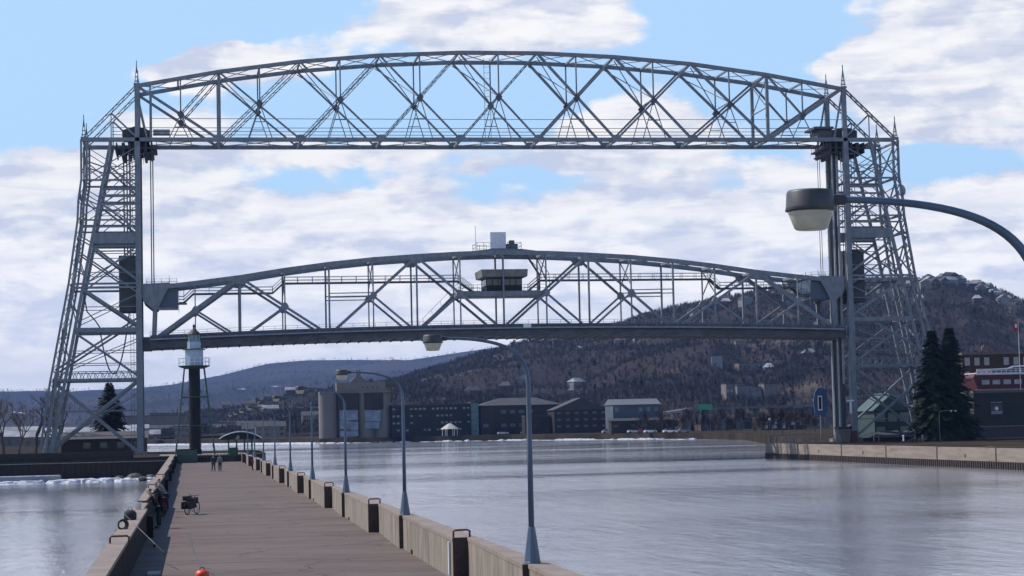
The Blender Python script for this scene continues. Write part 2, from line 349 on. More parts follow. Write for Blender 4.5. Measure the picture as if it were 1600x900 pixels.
for y in (0, YF):
    mb = MB()
    for i in range(9): mb.bar((i*PW, y, ZT[i]), ((i+1)*PW, y, ZT[i+1]), .58, .75)
    mb.build('top_chord', STEEL, truss)
    mb = MB(); mb.bar((-8.6, y, ZB), (SPAN+8.9, y, ZB), .62, .8)
    for i in range(1, 9):   # gusset plates
        mb.prism_y([(i*PW-.95, ZB+.25), (i*PW+.95, ZB+.25), (i*PW+.4, ZB+.8), (i*PW-.4, ZB+.8)], y-.38, y+.38)
    mb.build('bottom_chord', STEEL, truss)
    for i in range(9):
        x0, x1 = i*PW, (i+1)*PW; xm = (x0+x1)/2
        if i == 0:
            t0 = Vector((0, y, ZT[0])); b1 = Vector((x1, y, ZB)); c = lerp(t0, b1, .53)
            member('diagonal', truss, t0, b1, .42); laced('diagonal', truss, c, (x1, y, ZT[1]), .42, .5, n=8)
            member('end_strut', truss, (0, y, ZT[0]-1), (1.6, y, ZB), .3)
            member('vertical_post', truss, (2.1, y, ZB), (2.1, y, zt(2.1)), .28)
        elif i == 8:
            t0 = Vector((x1, y, ZT[9])); b1 = Vector((x0, y, ZB)); c = lerp(t0, b1, .53)
            member('diagonal', truss, t0, b1, .6); member('diagonal', truss, c, (x0, y, ZT[8]), .32)
            member('end_strut', truss, (SPAN, y, ZT[0]-1), (SPAN-1.6, y, ZB), .3)
        else:
            c = Vector((xm, y, (ZB+(ZT[i]+ZT[i+1])/2)/2-.1))
            k = 1 if i < 4 or i == 4 else -1
            a0, a1 = ((x0, y, ZB), (x1, y, ZT[i+1])); d0, d1 = ((x0, y, ZT[i]), (x1, y, ZB))
            if k == 1: laced('diagonal', truss, a0, a1, .46 if i < 3 else .36, .5, n=16); member('diagonal', truss, d0, d1, .27, .4)
            else: member('diagonal', truss, a0, a1, .34, .4); member('diagonal', truss, d0, d1, .40, .4)
        member('vertical_hanger', truss, c, (c.x, y, zt(c.x)), .22)
        MB().prism_y([(c.x-.55, c.z), (c.x, c.z-.75), (c.x+.55, c.z), (c.x, c.z+.75)], y-.36, y+.36).build('gusset_plate', STEELD, truss)
        for s in (-1, 1): member('fan_hanger', truss, (c.x, y, c.z), (c.x+s*2.0, y, ZB), .14)
        member('fan_tie', truss, (c.x-1.0, y, (c.z+ZB)/2), (c.x+1.0, y, (c.z+ZB)/2), .12)
    for i in (1, 8): member('vertical_post', truss, (i*PW, y, ZB), (i*PW, y, ZT[i]), .5)
# bracing across the two trusses
for i in range(19):
    x = i*PW/2
    member('cross_strut', truss, (x, .3, zt(x)), (x, YF-.3, zt(x)), .3, up=(0, 0, 1))
    if i % 2 == 0: member('floor_strut', truss, (x, .3, ZB-.1), (x, YF-.3, ZB-.1), .35, up=(0, 0, 1))
for i in range(18):
    x0, x1 = i*PW/2, (i+1)*PW/2
    mb = MB(); mb.bar((x0, .2, zt(x0)), (x1, YF-.2, zt(x1)), .11); mb.bar((x0, YF-.2, zt(x0)+.12), (x1, .2, zt(x1)+.12), .11)
    mb.build('top_lateral_brace', STEEL, truss)
for i in range(9):
    x0, x1 = i*PW, (i+1)*PW
    mb = MB(); mb.bar((x0, .2, ZB), (x1, YF-.2, ZB), .12); mb.bar((x0, YF-.2, ZB+.13), (x1, .2, ZB+.13), .12)
    mb.build('bottom_lateral_brace', STEEL, truss)
for i in range(1, 9):       # sway frames following the diagonals on both sides
    x = i*PW; xm = x+PW/2 if i < 8 else x
    z0 = ZT[i]-.6; zm = (ZB+ZT[i])/2
    mb = MB(); mb.bar((x, .2, z0), (xm, YF-.2, zm), .13); mb.bar((x, YF-.2, z0), (xm, .2, zm), .13); mb.bar((xm, .2, zm), (xm, YF-.2, zm), .16, up=(0, 0, 1))
    mb.build('sway_brace', STEEL, truss)
# hand lines along the overhead walkway
for z in (.95, 1.5, 2.1, 3.6):
    MB().tube([(-4 if z < 3 else 2, 1.1, ZB+z), (SPAN/2, 1.1, ZB+z-.08), (SPAN+2, 1.1, ZB+z)], .05, 5).build('hand_line', ROPE, truss)
mb = MB(); mb.box(-1, SPAN+1, 1.1, 2.4, ZB+.42, ZB+.5); mb.build('walkway_plank', STEELD, truss)
mb = MB(); mb.bar((57.2, 5, ZB+.4), (57.2, 5, ZT[4]), .07); mb.bar((58.2, 5, ZB+.4), (58.2, 5, ZT[4]), .07)
for k in range(14): mb.bar((57.2, 5, ZB+1+k), (58.2, 5, ZB+1+k), .05)
mb.build('maintenance_ladder', RAIL, truss)
def finial(x, y, z, h, parent):
    mb = MB()
    for k in range(4):
        a = math.pi/4+k*math.pi/2; mb.bar((x+.42*math.cos(a), y+.42*math.sin(a), z), (x, y, z+h*.86), .09)
    for k, s in enumerate((.12, .3, .48, .64)):
        w = .42*(1-s/.9)
        mb.box(x-w, x+w, y-w, y+w, z+h*s, z+h*s+.07)
    mb.box(x-.48, x+.48, y-.48, y+.48, z-.25, z+.1); mb.bar((x, y, z+h*.5), (x, y, z+h), .13)
    mb.build('finial', STEEL, parent)
def plane_x(px): return px
for side in (0, 1):
    tw = empty('tower', (0, 0, -2.4), parent=frame)
    X = (lambda x: x) if side == 0 else (lambda x: SPAN+.35-x*1.06)
    def mem(name, a, b, w, h=None, m=STEEL): return member(name, tw, (X(a[0]), a[1], a[2]), (X(b[0]), b[1], b[2]), w, h, m)
    def lac(name, a, b, w, h=None, n=12, m=STEEL): return laced(name, tw, (X(a[0]), a[1], a[2]), (X(b[0]), b[1], b[2]), w, h or w, m, n)
    OUT = [(-8.4, 53.3), (-8.4, 47), (-8.9, 43.5), (-9.05, 40.3), (-10.5, 30.3), (-13.5, 14.4), (-15.2, 2.6)]
    INN = [(-4.2, 53), (-8.7, 29.8), (-13.9, 2.6)]
    def xo(z, P):
        for (xa, za), (xb, zb) in zip(P, P[1:]):
            if zb <= z <= za: return xb+(xa-xb)*(z-zb)/(za-zb)
        return P[-1][0]
    for yi, y in enumerate((0, YF)):
        yo = -1 if yi == 0 else 1
        fl = lambda z: y + yo*max(0, (30-z))*.05          # legs spread a little below the deck
        mb = MB()
        mb.bar((X(0), y, 2.3), (X(0), y, 24), 1.0, 1.0); mb.bar((X(0), y, 24), (X(0), y, 53), .88, .9); mb.bar((X(0), y, 53), (X(0), y, 62.3), .72, .8)
        for z in range(4, 52, 3): mb.box(X(0)-.52, X(0)+.52, y-.53, y+.53, z, z+.12)
        mb.build('main_leg', STEEL, tw)
        mb = MB()
        for (xa, za), (xb, zb) in zip(OUT, OUT[1:]):
            for s in (-.44, .44):
                mb.bar((X(xa)+s, fl(za), za), (X(xb)+s, fl(zb), zb), .32, .5)
            n = max(1, int((za-zb)/1.1))
            for k in range(n):
                s = .34*(1 if k % 2 else -1); za1 = za+(zb-za)*k/n; zb1 = za+(zb-za)*(k+1)/n
                mb.bar((X(xo(za1, OUT))+s, fl(za1), za1), (X(xo(zb1, OUT))-s, fl(zb1), zb1), .1, .3)
        mb.build('outer_leg', STEEL, tw)
        mb = MB()
        for (xa, za), (xb, zb) in zip(INN, INN[1:]): mb.bar((X(xa), fl(za), za), (X(xb), fl(zb), zb), .5, .5)
        mb.build('inner_leg', STEEL, tw)
        # back stays from the top corner to the outer post
        lac('back_stay', (0, y, 62.0), (-8.4, y, 53.4), .5, .5, 10)
        mem('stay_hanger', (-4.1, y, 57.6), (-4.1, y, 53.4), .16); mem('stay_brace', (-4.1, y, 57.6), (0, y, 53.6), .26)
        finial(X(0), y, 62.3, 3.8, tw); finial(X(-8.4), y, 53.6, 3.7, tw)
        # horizontals
        for z, w, full in ((46.8, .3, 1), (45.9-.6, .28, 0), (44.2, .3, 0), (42.9, .26, 0), (40.4, .26, 1), (39.3, .26, 1), (36.2, .2, 0), (30.2, .32, 1), (29.6, .32, 1), (22.8, .75, 0)):
            mem('horizontal_strut', ((xo(z, OUT) if full else xo(z, INN)), fl(z) if z < 30 else y, z), (0, y, z), w)
        mb = MB(); z0, z1 = 36.6, 38.3
        mb.prism_y([(X(xo(z0, INN)), z0), (X(-.3), z0), (X(-.3), z1), (X(xo(z1, INN)), z1)], y-.25, y+.25); mb.build('plate_girder', STEEL, tw)
        # walkway truss low on the tower
        mb = MB(); za, zb = 14.9, 16.2; xl = xo(15, OUT)
        mb.bar((X(xl), fl(za), za), (X(0), y, za), .42, .5); mb.bar((X(xl), fl(zb), zb), (X(0), y, zb), .14)
        for k in range(12):
            u0 = xl*(1-k/12); u1 = xl*(1-(k+1)/12); um = (u0+u1)/2
            mb.bar((X(u0), fl(za)*(1-k/12)+y*k/12, za), (X(um), fl(za)*(1-k/12)+y*k/12, zb), .09); mb.bar((X(um), fl(za)*(1-k/12)+y*k/12, zb), (X(u1), fl(za)*(1-k/12)+y*k/12, za), .09)
        mb.build('walkway_truss', STEEL, tw)
        # diagonals
        D = [((OUT, 52.4), 46.9, .16), ((INN, 49.5), 45, .40), ((OUT, 45.6), 40.3, .2), ((INN, 43.3), 38.6, .42),
             ((INN, 36.4), 30.6, .5), ((INN, 29.4), 23.4, .62), ((INN, 22.5), 15.3, .40), ((OUT, 35.6), 28.6, .34), ((OUT, 14.6), 2.9, .5)]
        U = [((OUT, 47.3), 52.2, .22), ((OUT, 40.8), 46.6, .18), ((INN, 29.9), 36.3, .30), ((OUT, 16.5), 24.8, .42), ((OUT, 3.0), 15.0, .46), ((INN, 38.4), 44.0, .18), ((INN, 43.6), 49.6, .16)]
        for (P, za), zb, w in D: mem('diagonal_brace', (xo(za, P), fl(za), za), (0, y, zb), w*.72, w*.7)
        for (P, za), zb, w in U: mem('diagonal_brace', (xo(za, P), fl(za)+.12, za), (0, y+.12, zb), w*.75, w*.7)
        for z in (49, 45.5, 42, 35, 32, 26.5, 19.5, 17.5, 10, 6): mem('light_strut', (xo(z, INN), fl(z), z), (0, y, z), .12)
        for za, zb in ((50, 47.4), (44.6, 42), (35.4, 31), (28.6, 24), (21.5, 16.8), (13, 5)):
            mem('light_brace', (xo(zb, INN), fl(zb)-.1, zb), (0, y-.1, za), .13); mem('light_brace', (xo(za, OUT), fl(za)-.1, za), (xo(zb, INN), fl(zb)-.1, zb), .16)
        for z in (50, 44, 38, 33, 27, 20, 12, 7):    # short lacing between the two sloping legs
            mem('leg_link', (xo(z, OUT), fl(z), z), (xo(z-1.2, INN), fl(z), z-1.2), .2)
    for z in (52.8, 46.8, 40.4, 37.4, 30, 22.8, 15, 8):       # ties from the near plane to the far plane
        f0 = -max(0, 30-z)*.05; f1 = YF+max(0, 30-z)*.05
        mem('cross_tie', (xo(z, OUT), f0, z), (xo(z, OUT), f1, z), .34); mem('cross_tie', (xo(z, INN), f0, z), (xo(z, INN), f1, z), .34)
    Zs = [53, 46.8, 40.4, 36.6, 30, 22.8, 15, 3]
    for za, zb in zip(Zs, Zs[1:]):
        f0a = -max(0, 30-za)*.05; f0b = -max(0, 30-zb)*.05
        mb = MB(); mb.bar((X(xo(za, OUT)), f0a, za), (X(xo(zb, OUT)), YF-f0b, zb), .2); mb.bar((X(xo(za, OUT))+.05, YF-f0a, za), (X(xo(zb, OUT))+.05, f0b, zb), .2)
        mb.build('side_cross_brace', STEEL, tw)
    # rope drums, sheaves and machinery deck at the top
    mb = MB(); mb.box(min(X(-2.4), X(2.2)), max(X(-2.4), X(2.2)), 1.0, YF-1.0, 54.0, 55.0)
    mb.prism_y([(X(-2.3), 53.8), (X(2.2), 53.8), (X(1.6), 55.1), (X(-.3), 55.6), (X(-2.2), 55.0)], .7, 1.6)
    mb.build('machinery_cover', MACH, tw)
    for yy in (2.0, 4.0, 6.0, 8.0):
        mb = MB()
        cx = X(.2); n = 20; prof = [(1.5, -.25), (1.75, -.2), (1.75, .2), (1.5, .25)]
        vs = []; fs = []
        for r, h in prof:
            for k in range(n): t = 2*math.pi*k/n; vs.append((cx+r*math.cos(t), yy+h, 53.0+r*math.sin(t)))
        for i in range(3):
            for k in range(n): fs.append((i*n+k, i*n+(k+1) % n, (i+1)*n+(k+1) % n, (i+1)*n+k))
        fs += [tuple(range(n)), tuple(3*n+k for k in range(n))[::-1]]
        mb.add(vs, fs).build('rope_sheave', MACH, tw)
    mb = MB()
    for k, (xa, w) in enumerate(((-2.5, .5), (-1.4, .4), (-.8, .6), (1.1, .4), (2.1, .3), (-3.4, .2))):
        mb.box(min(X(xa), X(xa+w)), max(X(xa), X(xa+w)), .5, YF-.5, 50.6+.25*(k % 3), 52.9)
    mb.box(min(X(-3.6), X(3.1)), max(X(-3.6), X(3.1)), .4, YF-.4, 51.9, 52.15)
    mb.box(min(X(1.0), X(2.6)), max(X(1.0), X(2.6)), .2, YF-.2, 51.1, 51.3)
    mb.build('machinery_frame', MACH, tw)
    mb = MB()
    for k in range(7): mb.bar((X(3.0), .3+k*1.4, 52.1), (X(3.0), .3+k*1.4, 53.2), .06)
    mb.bar((X(3.0), .3, 53.2), (X(3.0), 8.7, 53.2), .06); mb.bar((X(-1.4), -.4, 50.9), (X(1), -.4, 50.9), .07); mb.bar((X(-1.4), -.4, 50), (X(1), -.4, 50), .07)
    for u in (-1.4, -.2, 1): mb.bar((X(u), -.4, 49.2), (X(u), -.4, 51.2), .07)
    mb.build('service_rail', RAIL, tw)
    if side == 0:
        MB().box(2.5, 5.2, 1.2, 3.4, 54.4, 55.15).build('equipment_shed', PALEGL, tw, bevel=.05)
    else:
        mb = MB(); mb.box(SPAN-5.0, SPAN-1.6, -.2, 5.5, 55.15, 55.55); mb.box(SPAN-4.2, SPAN-1.0, .6, 5, 53.6, 55.1); mb.build('equipment_shed', STEELD, tw, bevel=.04)
    # inside columns guiding the span
    for u, yy, w in (((.45, 2.2, .42), (.3, 6.8, .42)) if side == 0 else ((1.35, 2.2, .42), (.9, 6.8, .42))): mem('guide_column', (u, yy, 2.3), (u, yy, 51), w, .7, STEELD if side == 0 else STEELD)
    if side == 1:
        mem('guide_column', (.25, 4.6, 2.3), (.25, 4.6, 51), .55, .8, STEELD)
        mem('guide_rail', (1.1, 1.2, 12), (1.1, 1.2, 51), .34, .3, mat('rail_pale', (.36, .37, .37), .5, (.26, .27, .28), 1))
        mem('guide_rail', (1.95, 1.2, 2.4), (1.95, 1.2, 51), .16, .3, MATS['rail_pale']); mem('guide_rail', (-.9, 2.2, 2.4), (-.9, 2.2, 25), .12, .3, MATS['rail_pale'])
    mb = MB()   # caged ladder beside the post
    lx = X(-1.15)
    for s in (-.25, .25): mb.bar((lx+s, 2.5, 2.4), (lx+s, 2.5, 51), .07)
    for k in range(80): mb.bar((lx-.25, 2.5, 3+k*.6), (lx+.25, 2.5, 3+k*.6), .05)
    mb.build('service_ladder', RAIL, tw)
    for y in (0, YF): MB().box(X(0)-1.1, X(0)+1.1, y-1.1, y+1.1, 2.0, 2.75 if side else 3.3).build('footing', CONC, tw)
    for y in (-1.4, YF+1.4): MB().box(X(-14.6)-1.5, X(-14.6)+1.5, y-1.2, y+1.2, 1.5, 3.3).build('footing', CONC, tw)
    if side == 0:
        pts = []
        for k in range(25):
            t = k/24; pts.append((-6.8+5.2*t, 4.0, 15.9+11*(2*t-1)**2*(.9 if t > .5 else 1.0) if t > .06 else 26))
        MB().tube([(-8.9, 4, 29.5), (-8.3, 4, 26), (-7.0, 4, 24.5)]+pts[2:-1]+[(-1.6, 4, 25.9)], .12, 6).build('slack_cable', ROPE, tw)
# dish and lamp on the right tower post
def dish(x, y, z, parent):
    mb = MB(); mb.lathe([(.02, 0), (.5, .08), (.9, .28), (.95, .3), (.86, .3), (.02, .06)], 14)
    o = mb.build('microwave_dish', PALEGL, parent); o.location = (x, y, z); o.rotation_euler = (RAD(8), RAD(80), RAD(20)); return o
tws = [c for c in frame.children if c.name.startswith('tower')]
dish(127.6, -.3, 44.6, tws[1]); dish(-9.3, .5, 44.2, tws[0])
# counterweights on their ropes
for side in (0, 1):
    X = (lambda x: x) if side == 0 else (lambda x: SPAN+.3-x*1.05)
    cw = empty('counterweight', (X(-1.8), 4.6, 25.8)); tag(cw, 'dark block counterweight hanging on ropes inside the %s bridge tower' % ('left' if side == 0 else 'right'), 'counterweight', 'lift bridge counterweights')
    mb = MB(); s = 1 if side == 0 else -1
    mb.prism([(-1.35, -3.2), (1.35, -3.2), (1.35, 3.2), (-1.35, 3.2)], 0, 9.0)
    mb.build('weight_block', CWT, cw, bevel=.12)
    mb = MB()
    for z in (.9, 4.4, 8.2): mb.box(-1.42, 1.42, -3.27, 3.27, z, z+.22)
    mb.build('steel_band', STEELD, cw)
    mb = MB()
    for u in (-.5, 0, .5):
        for v in (-2, 2): mb.tube([(u, v, 9), (u, v, 27)], .06, 5)
    mb.build('hoist_rope', ROPE, cw)
# ------------------------------------------------------------------ the lift span
SX0, SPX = 1.75, 7.155
span = empty('lift_span', (SX0, 0, 20)); tag(span, 'raised arched truss road span hanging between the two bridge towers, with a control house', 'bridge span')
def sx(k): return SX0+SPX*k
ZTOP = [29.7, 30.5, 31.35, 32.45, 33.35, 34.05, 34.5, 34.85, 35.0]; ZTOP = ZTOP+ZTOP[:-1][::-1]
camb = lambda k: -1.05*((k-8)/8)**2
ZDK = [21.75+camb(k) for k in range(17)]
ZMID = {1: 25.9, 3: 26.9, 5: 28.0, 7: 27.9}; ZMID.update({16-k: v for k, v in list(ZMID.items())})
def sm(name, p, q, w, h=None, m=STEEL, parent=None, up=(0, 1, 0)):
    o = MB().bar(p, q, w, h, up).build(name, m, span if parent is None else parent); o.location = -Vector(span.location) if parent is None else (0, 0, 0); return o
def sb(mb, name, m, parent=None, **k):
    o = mb.build(name, m, span if parent is None else parent, **k)
    if parent is None: o.location = -Vector(span.location)
    return o
for y in (.4, YF-.3):
    mb = MB()
    for k in range(16):
        mb.bar((sx(k), y, ZTOP[k]-.35), (sx(k+1), y, ZTOP[k+1]-.35), .72, .6)
    sb(mb, 'top_chord', STEEL)
    mb = MB()
    for k in range(16):
        mb.bar((sx(k), y, ZDK[k]-.2), (sx(k+1), y, ZDK[k+1]-.2), .9, .7)
    sb(mb, 'bottom_chord', STEEL)
    for k in range(1, 16):
        zl = ZDK[k] if k > 1 and k < 15 else ZDK[k]
        hv = .28 if k % 2 == 0 else .2
        if k in (1, 15): hv = .14
        sm('vertical_post', (sx(k), y, zl), (sx(k), y, ZTOP[k]-.5), hv, .4)
    for k in range(0, 16, 2):
        up = k % 4 == 0
        p = (sx(k), y, ZDK[k] if up else ZTOP[k]-.4); q = (sx(k+2), y, ZTOP[k+2]-.4 if up else ZDK[k+2])
        w = .66 if k in (0, 14) else .38
        sm('diagonal', p, q, w, .5)
        c = lerp(p, q, .5); kb = 4*(k//4)+2
        sm('sub_diagonal', c, (sx(kb), y, ZDK[kb]), .32, .4)
        mb = MB().prism_y([(c.x-.62, c.z), (c.x-.25, c.z-.6), (c.x+.25, c.z-.6), (c.x+.62, c.z), (c.x+.25, c.z+.6), (c.x-.25, c.z+.6)], y-.3, y+.3); sb(mb, 'gusset_plate', STEEL)
    for k in (2, 6, 10, 14):
        z = ZTOP[k]-.6; mb = MB().prism_y([(sx(k)-1.3, z), (sx(k)+1.3, z), (sx(k)+.6, z-.9), (sx(k)-.6, z-.9)], y-.34, y+.34); sb(mb, 'gusset_plate', STEEL)
    for a, b in ((4, 5), (11, 12)):
        mb = MB(); mb.bar((sx(a), y, 28.25), (sx(b), y, 28.3), .16); mb.bar((sx(a), y, 27.6), (sx(b), y, 27.65), .16); sb(mb, 'service_beam', STEEL)
for k in range(17): sm('cross_strut', (sx(k), .7, ZTOP[k]-.35), (sx(k), YF-.6, ZTOP[k]-.35), .4, up=(0, 0, 1))
for k in range(16):
    mb = MB(); mb.bar((sx(k), .6, ZTOP[k]-.4), (sx(k+1), YF-.6, ZTOP[k+1]-.4), .14); mb.bar((sx(k), YF-.6, ZTOP[k]-.25), (sx(k+1), .6, ZTOP[k+1]-.25), .14); sb(mb, 'top_lateral_brace', STEEL)
for k in (3, 5, 7, 9, 11, 13):
    mb = MB(); z1 = ZTOP[k]-.6; z0 = z1-4.2; mb.bar((sx(k), .6, z1), (sx(k), YF-.5, z0), .16); mb.bar((sx(k), YF-.5, z1), (sx(k), .6, z0), .16); sb(mb, 'sway_brace', STEEL)
def strip(y0, y1, zlo, zhi):
    mb = MB()
    for k in range(16):
        a, b = sx(k), sx(k+1); za, zb = camb(k), camb(k+1)
        mb.add([(a, y0, zlo+za), (b, y0, zlo+zb), (b, y1, zlo+zb), (a, y1, zlo+za), (a, y0, zhi+za), (b, y0, zhi+zb), (b, y1, zhi+zb), (a, y1, zhi+za)],
               [(0, 3, 2, 1), (4, 5, 6, 7), (0, 1, 5, 4), (1, 2, 6, 5), (2, 3, 7, 6), (3, 0, 4, 7)])
    return mb
DKU = mat('deck_underside', (.10, .11, .13), .75, (.07, .075, .09), .6, (1, 1, 2))
sb(strip(-.9, YF+.9, 20.85, 21.0), 'floor_plate', DKU)
sb(strip(-1.15, -.9, 20.8, 21.95), 'fascia_girder', DKU); sb(strip(YF+.9, YF+1.15, 20.8, 21.95), 'fascia_girder', DKU)
LIP = mat('lip_lit', (.26, .29, .33), .6, (.2, .22, .26), 1)  # paler than the far footway: light caught by the near edge, put into colour
sb(strip(-2.3, -.95, 22.0, 22.22), 'footway', LIP); sb(strip(YF+.95, YF+2.3, 22.0, 22.22), 'footway', STEEL)
sb(strip(.5, YF-.5, 21.9, 22.1), 'roadway', mat('road_grating', (.06, .06, .065), .8))
sb(strip(-.85, -.65, 22.24, 22.85), 'kerb_girder', STEELD); sb(strip(YF+.65, YF+.85, 22.24, 22.85), 'kerb_girder', STEELD)
for y in (-2.2, YF+2.2):
    mb = MB()
    for k in range(16):
        for zz in (.42, .78, 1.15): mb.bar((sx(k), y, 22.22+zz+camb(k)), (sx(k+1), y, 22.22+zz+camb(k+1)), .045)
    for k in range(65):
        x = sx(k/4); c = camb(k/4); mb.bar((x, y, 22.2+c), (x, y, 23.4+c), .05)
    sb(mb, 'footway_railing', RAIL)
mb = MB()
for k in range(0, 65):
    x = sx(k/4); c = camb(k/4); mb.bar((x, -.85, 20.72+c), (x, YF+.85, 20.72+c), .12, .14, (0, 0, 1))
sb(mb, 'floor_beams', DKU)
# inspection walkway
def walk(pts, name='walkway'):
    mb = MB(); rl = MB()
    for (xa, za), (xb, zb) in zip(pts, pts[1:]):
        mb.bar((xa, 3.2, za), (xb, 3.2, zb), .26, .14); mb.bar((xa, 4.6, za), (xb, 4.6, zb), .26, .14); mb.bar((xa, 3.9, za+.1), (xb, 3.9, zb+.1), .05, 1.3)
        for y in (3.2, 4.6):
            for h in (.55, 1.05): rl.bar((xa, y, za+h), (xb, y, zb+h), .07)
            n = max(1, int(abs(xb-xa)/2.4))
            for k in range(n+1): x = xa+(xb-xa)*k/n; z = za+(zb-za)*k/n; rl.bar((x, y, z), (x, y, z+1.08), .07)
    w = sb(mb, name, STEELD); sb(rl, 'walkway_railing', RAIL, w)
walk([(6.3, 27.2), (7.1, 27.2), (8.6, 28.6), (21.4, 28.6), (23.1, 30.15), (51.9, 30.2), (54.4, 28.4)])
walk([(111.4, 27.2), (110.6, 27.2), (109.0, 28.5), (96.4, 28.5), (94.7, 30.1), (65.8, 30.2), (63.7, 28.5)])
mb = MB(); mb.box(sx(7), sx(9), .9, 8.1, 27.55, 28.35); sb(mb, 'house_platform', STEEL)
mb = MB()
for x0, x1 in ((sx(7), 56.2), (62.5, sx(9))):
    for y in (.9, 8.1):
        for h in (.5, 1.05): mb.bar((x0, y, 28.35+h), (x1, y, 28.35+h), .06)
        for k in range(4): x = x0+(x1-x0)*k/3; mb.bar((x, y, 28.3), (x, y, 29.4), .06)
sb(mb, 'platform_railing', RAIL)
# control house
ch = empty('control_house', (59.3, 4.4, 28.35), parent=span); ch.location = Vector((59.3, 4.4, 28.35))-Vector(span.location)
HG = mat('house_green', (.018, .030, .027), .7, (.014, .02, .019), 2, spec=.2)
MB().box(-3.0, 3.0, -2.9, 2.9, 0, 2.5).build('wall', HG, ch)
for k in range(6):
    MB().box(-2.9+k*.98, -2.05+k*.98, -2.96, -2.905, 1.0, 2.0).build('window', GLASS, ch)
for s in (-1, 1):
    for k in range(3): MB().box(s*2.95-.06, s*2.95+.06, -2.5+k*1.75, -1.2+k*1.75, 1.0, 2.0).build('window', GLASS, ch)
mb = MB(); e = 3.75; f = 3.9
mb.add([(-e, -f, 2.35), (e, -f, 2.35), (e, f, 2.35), (-e, f, 2.35), (-e-.15, -f-.1, 3.55), (e+.1, -f-.1, 3.55), (e+.1, f, 3.55), (-e-.15, f, 3.55), (-3.2, -3.1, 2.2), (3.2, -3.1, 2.2), (3.2, 3.1, 2.2), (-3.2, 3.1, 2.2)],
       [(8, 9, 10, 11), (8, 0, 1, 9), (9, 1, 2, 10), (10, 2, 3, 11), (11, 3, 0, 8), (0, 4, 5, 1), (1, 5, 6, 2), (2, 6, 7, 3), (3, 7, 4, 0), (4, 7, 6, 5)])
mb.build('roof', mat('house_roof', (.20, .20, .18), .7, (.14, .14, .13), 1.2), ch)
o = sb(MB().box(57.3, 59.95, 2.6, 5.4, 35.5, 38.25), 'equipment_cabinet', WHITE, bevel=.08)
for x0, x1 in ((54.9, 57.2), (60, 62.3)):
    mb = MB()
    for y in (1.5, 6.5):
        for h in (.6, 1.2): mb.bar((x0, y, 35.2+h), (x1, y, 35.2+h), .06)
        for k in range(3): mb.bar((x0+(x1-x0)*k/2, y, 35), (x0+(x1-x0)*k/2, y, 36.5), .07)
    for h in (.6, 1.2): mb.bar((x0 if x0 < 57 else x1, 1.5, 35.2+h), (x0 if x0 < 57 else x1, 6.5, 35.2+h), .06)
    sb(mb, 'roof_railing', RAIL)
sb(MB().bar((54.7, 1.5, 35), (54.7, 1.5, 39.2), .06), 'aerial', RAIL)
mb = MB(); mb.box(60.1, 61.9, 2.6, 4.6, 35.3, 36.3); mb.box(60.6, 61.4, 3, 4, 36.3, 36.9); sb(mb, 'siren_housing', STEELD)
sb(MB().prism_y([(53, 34.9), (65.5, 34.9), (62.2, 35.32), (57, 35.32)], 1.2, 7.2), 'roof_deck', STEEL)
mb = MB()
for y in (.6, 1.3):
    mb.bar((62.8, y, 34.6), (65.1, y, 31), .18, .2); mb.bar((65.1, y, 31), (65.1, y, 28.4), .18, .2)
for k in range(14): mb.bar((62.8+k*.165, .6, 34.6-k*.258), (62.8+k*.165, 1.3, 34.6-k*.258), .1, up=(0, 0, 1))
mb.tube([(63.8, .4, 34.4), (65.2, .4, 33.2), (66.6, .4, 31.2), (66.8, .4, 28.4)], .06, 5); mb.tube([(63.3, .4, 33.6), (66.0, .4, 30.9), (66.2, .4, 28.4)], .05, 5)
sb(mb, 'access_stair', STEELD)
mb = MB(); a = Vector((sx(6)+1, -.1, 22.9)); b = Vector((sx(7)-.3, -.1, 28.6))
for s in (0, .8): mb.bar(a+Vector((0, s, 0)), b+Vector((0, s, 0)), .14)
for h in (1.0,): mb.bar(a+Vector((-.2, 0, h)), b+Vector((-.2, 0, h)), .06)
for k in range(5): p = lerp(a, b, k/4); mb.bar(p, p+Vector((-.2, 0, 1.0)), .05)
for k in range(16): p = lerp(a, b, k/15); mb.bar(p, p+Vector((0, .8, 0)), .08, up=(0, 0, 1))
sb(mb, 'inspection_stair', RAIL)
sb(MB().box(61.7, 63.0, -2.45, -2.3, 22.1, 22.75), 'name_plate', WHITE)
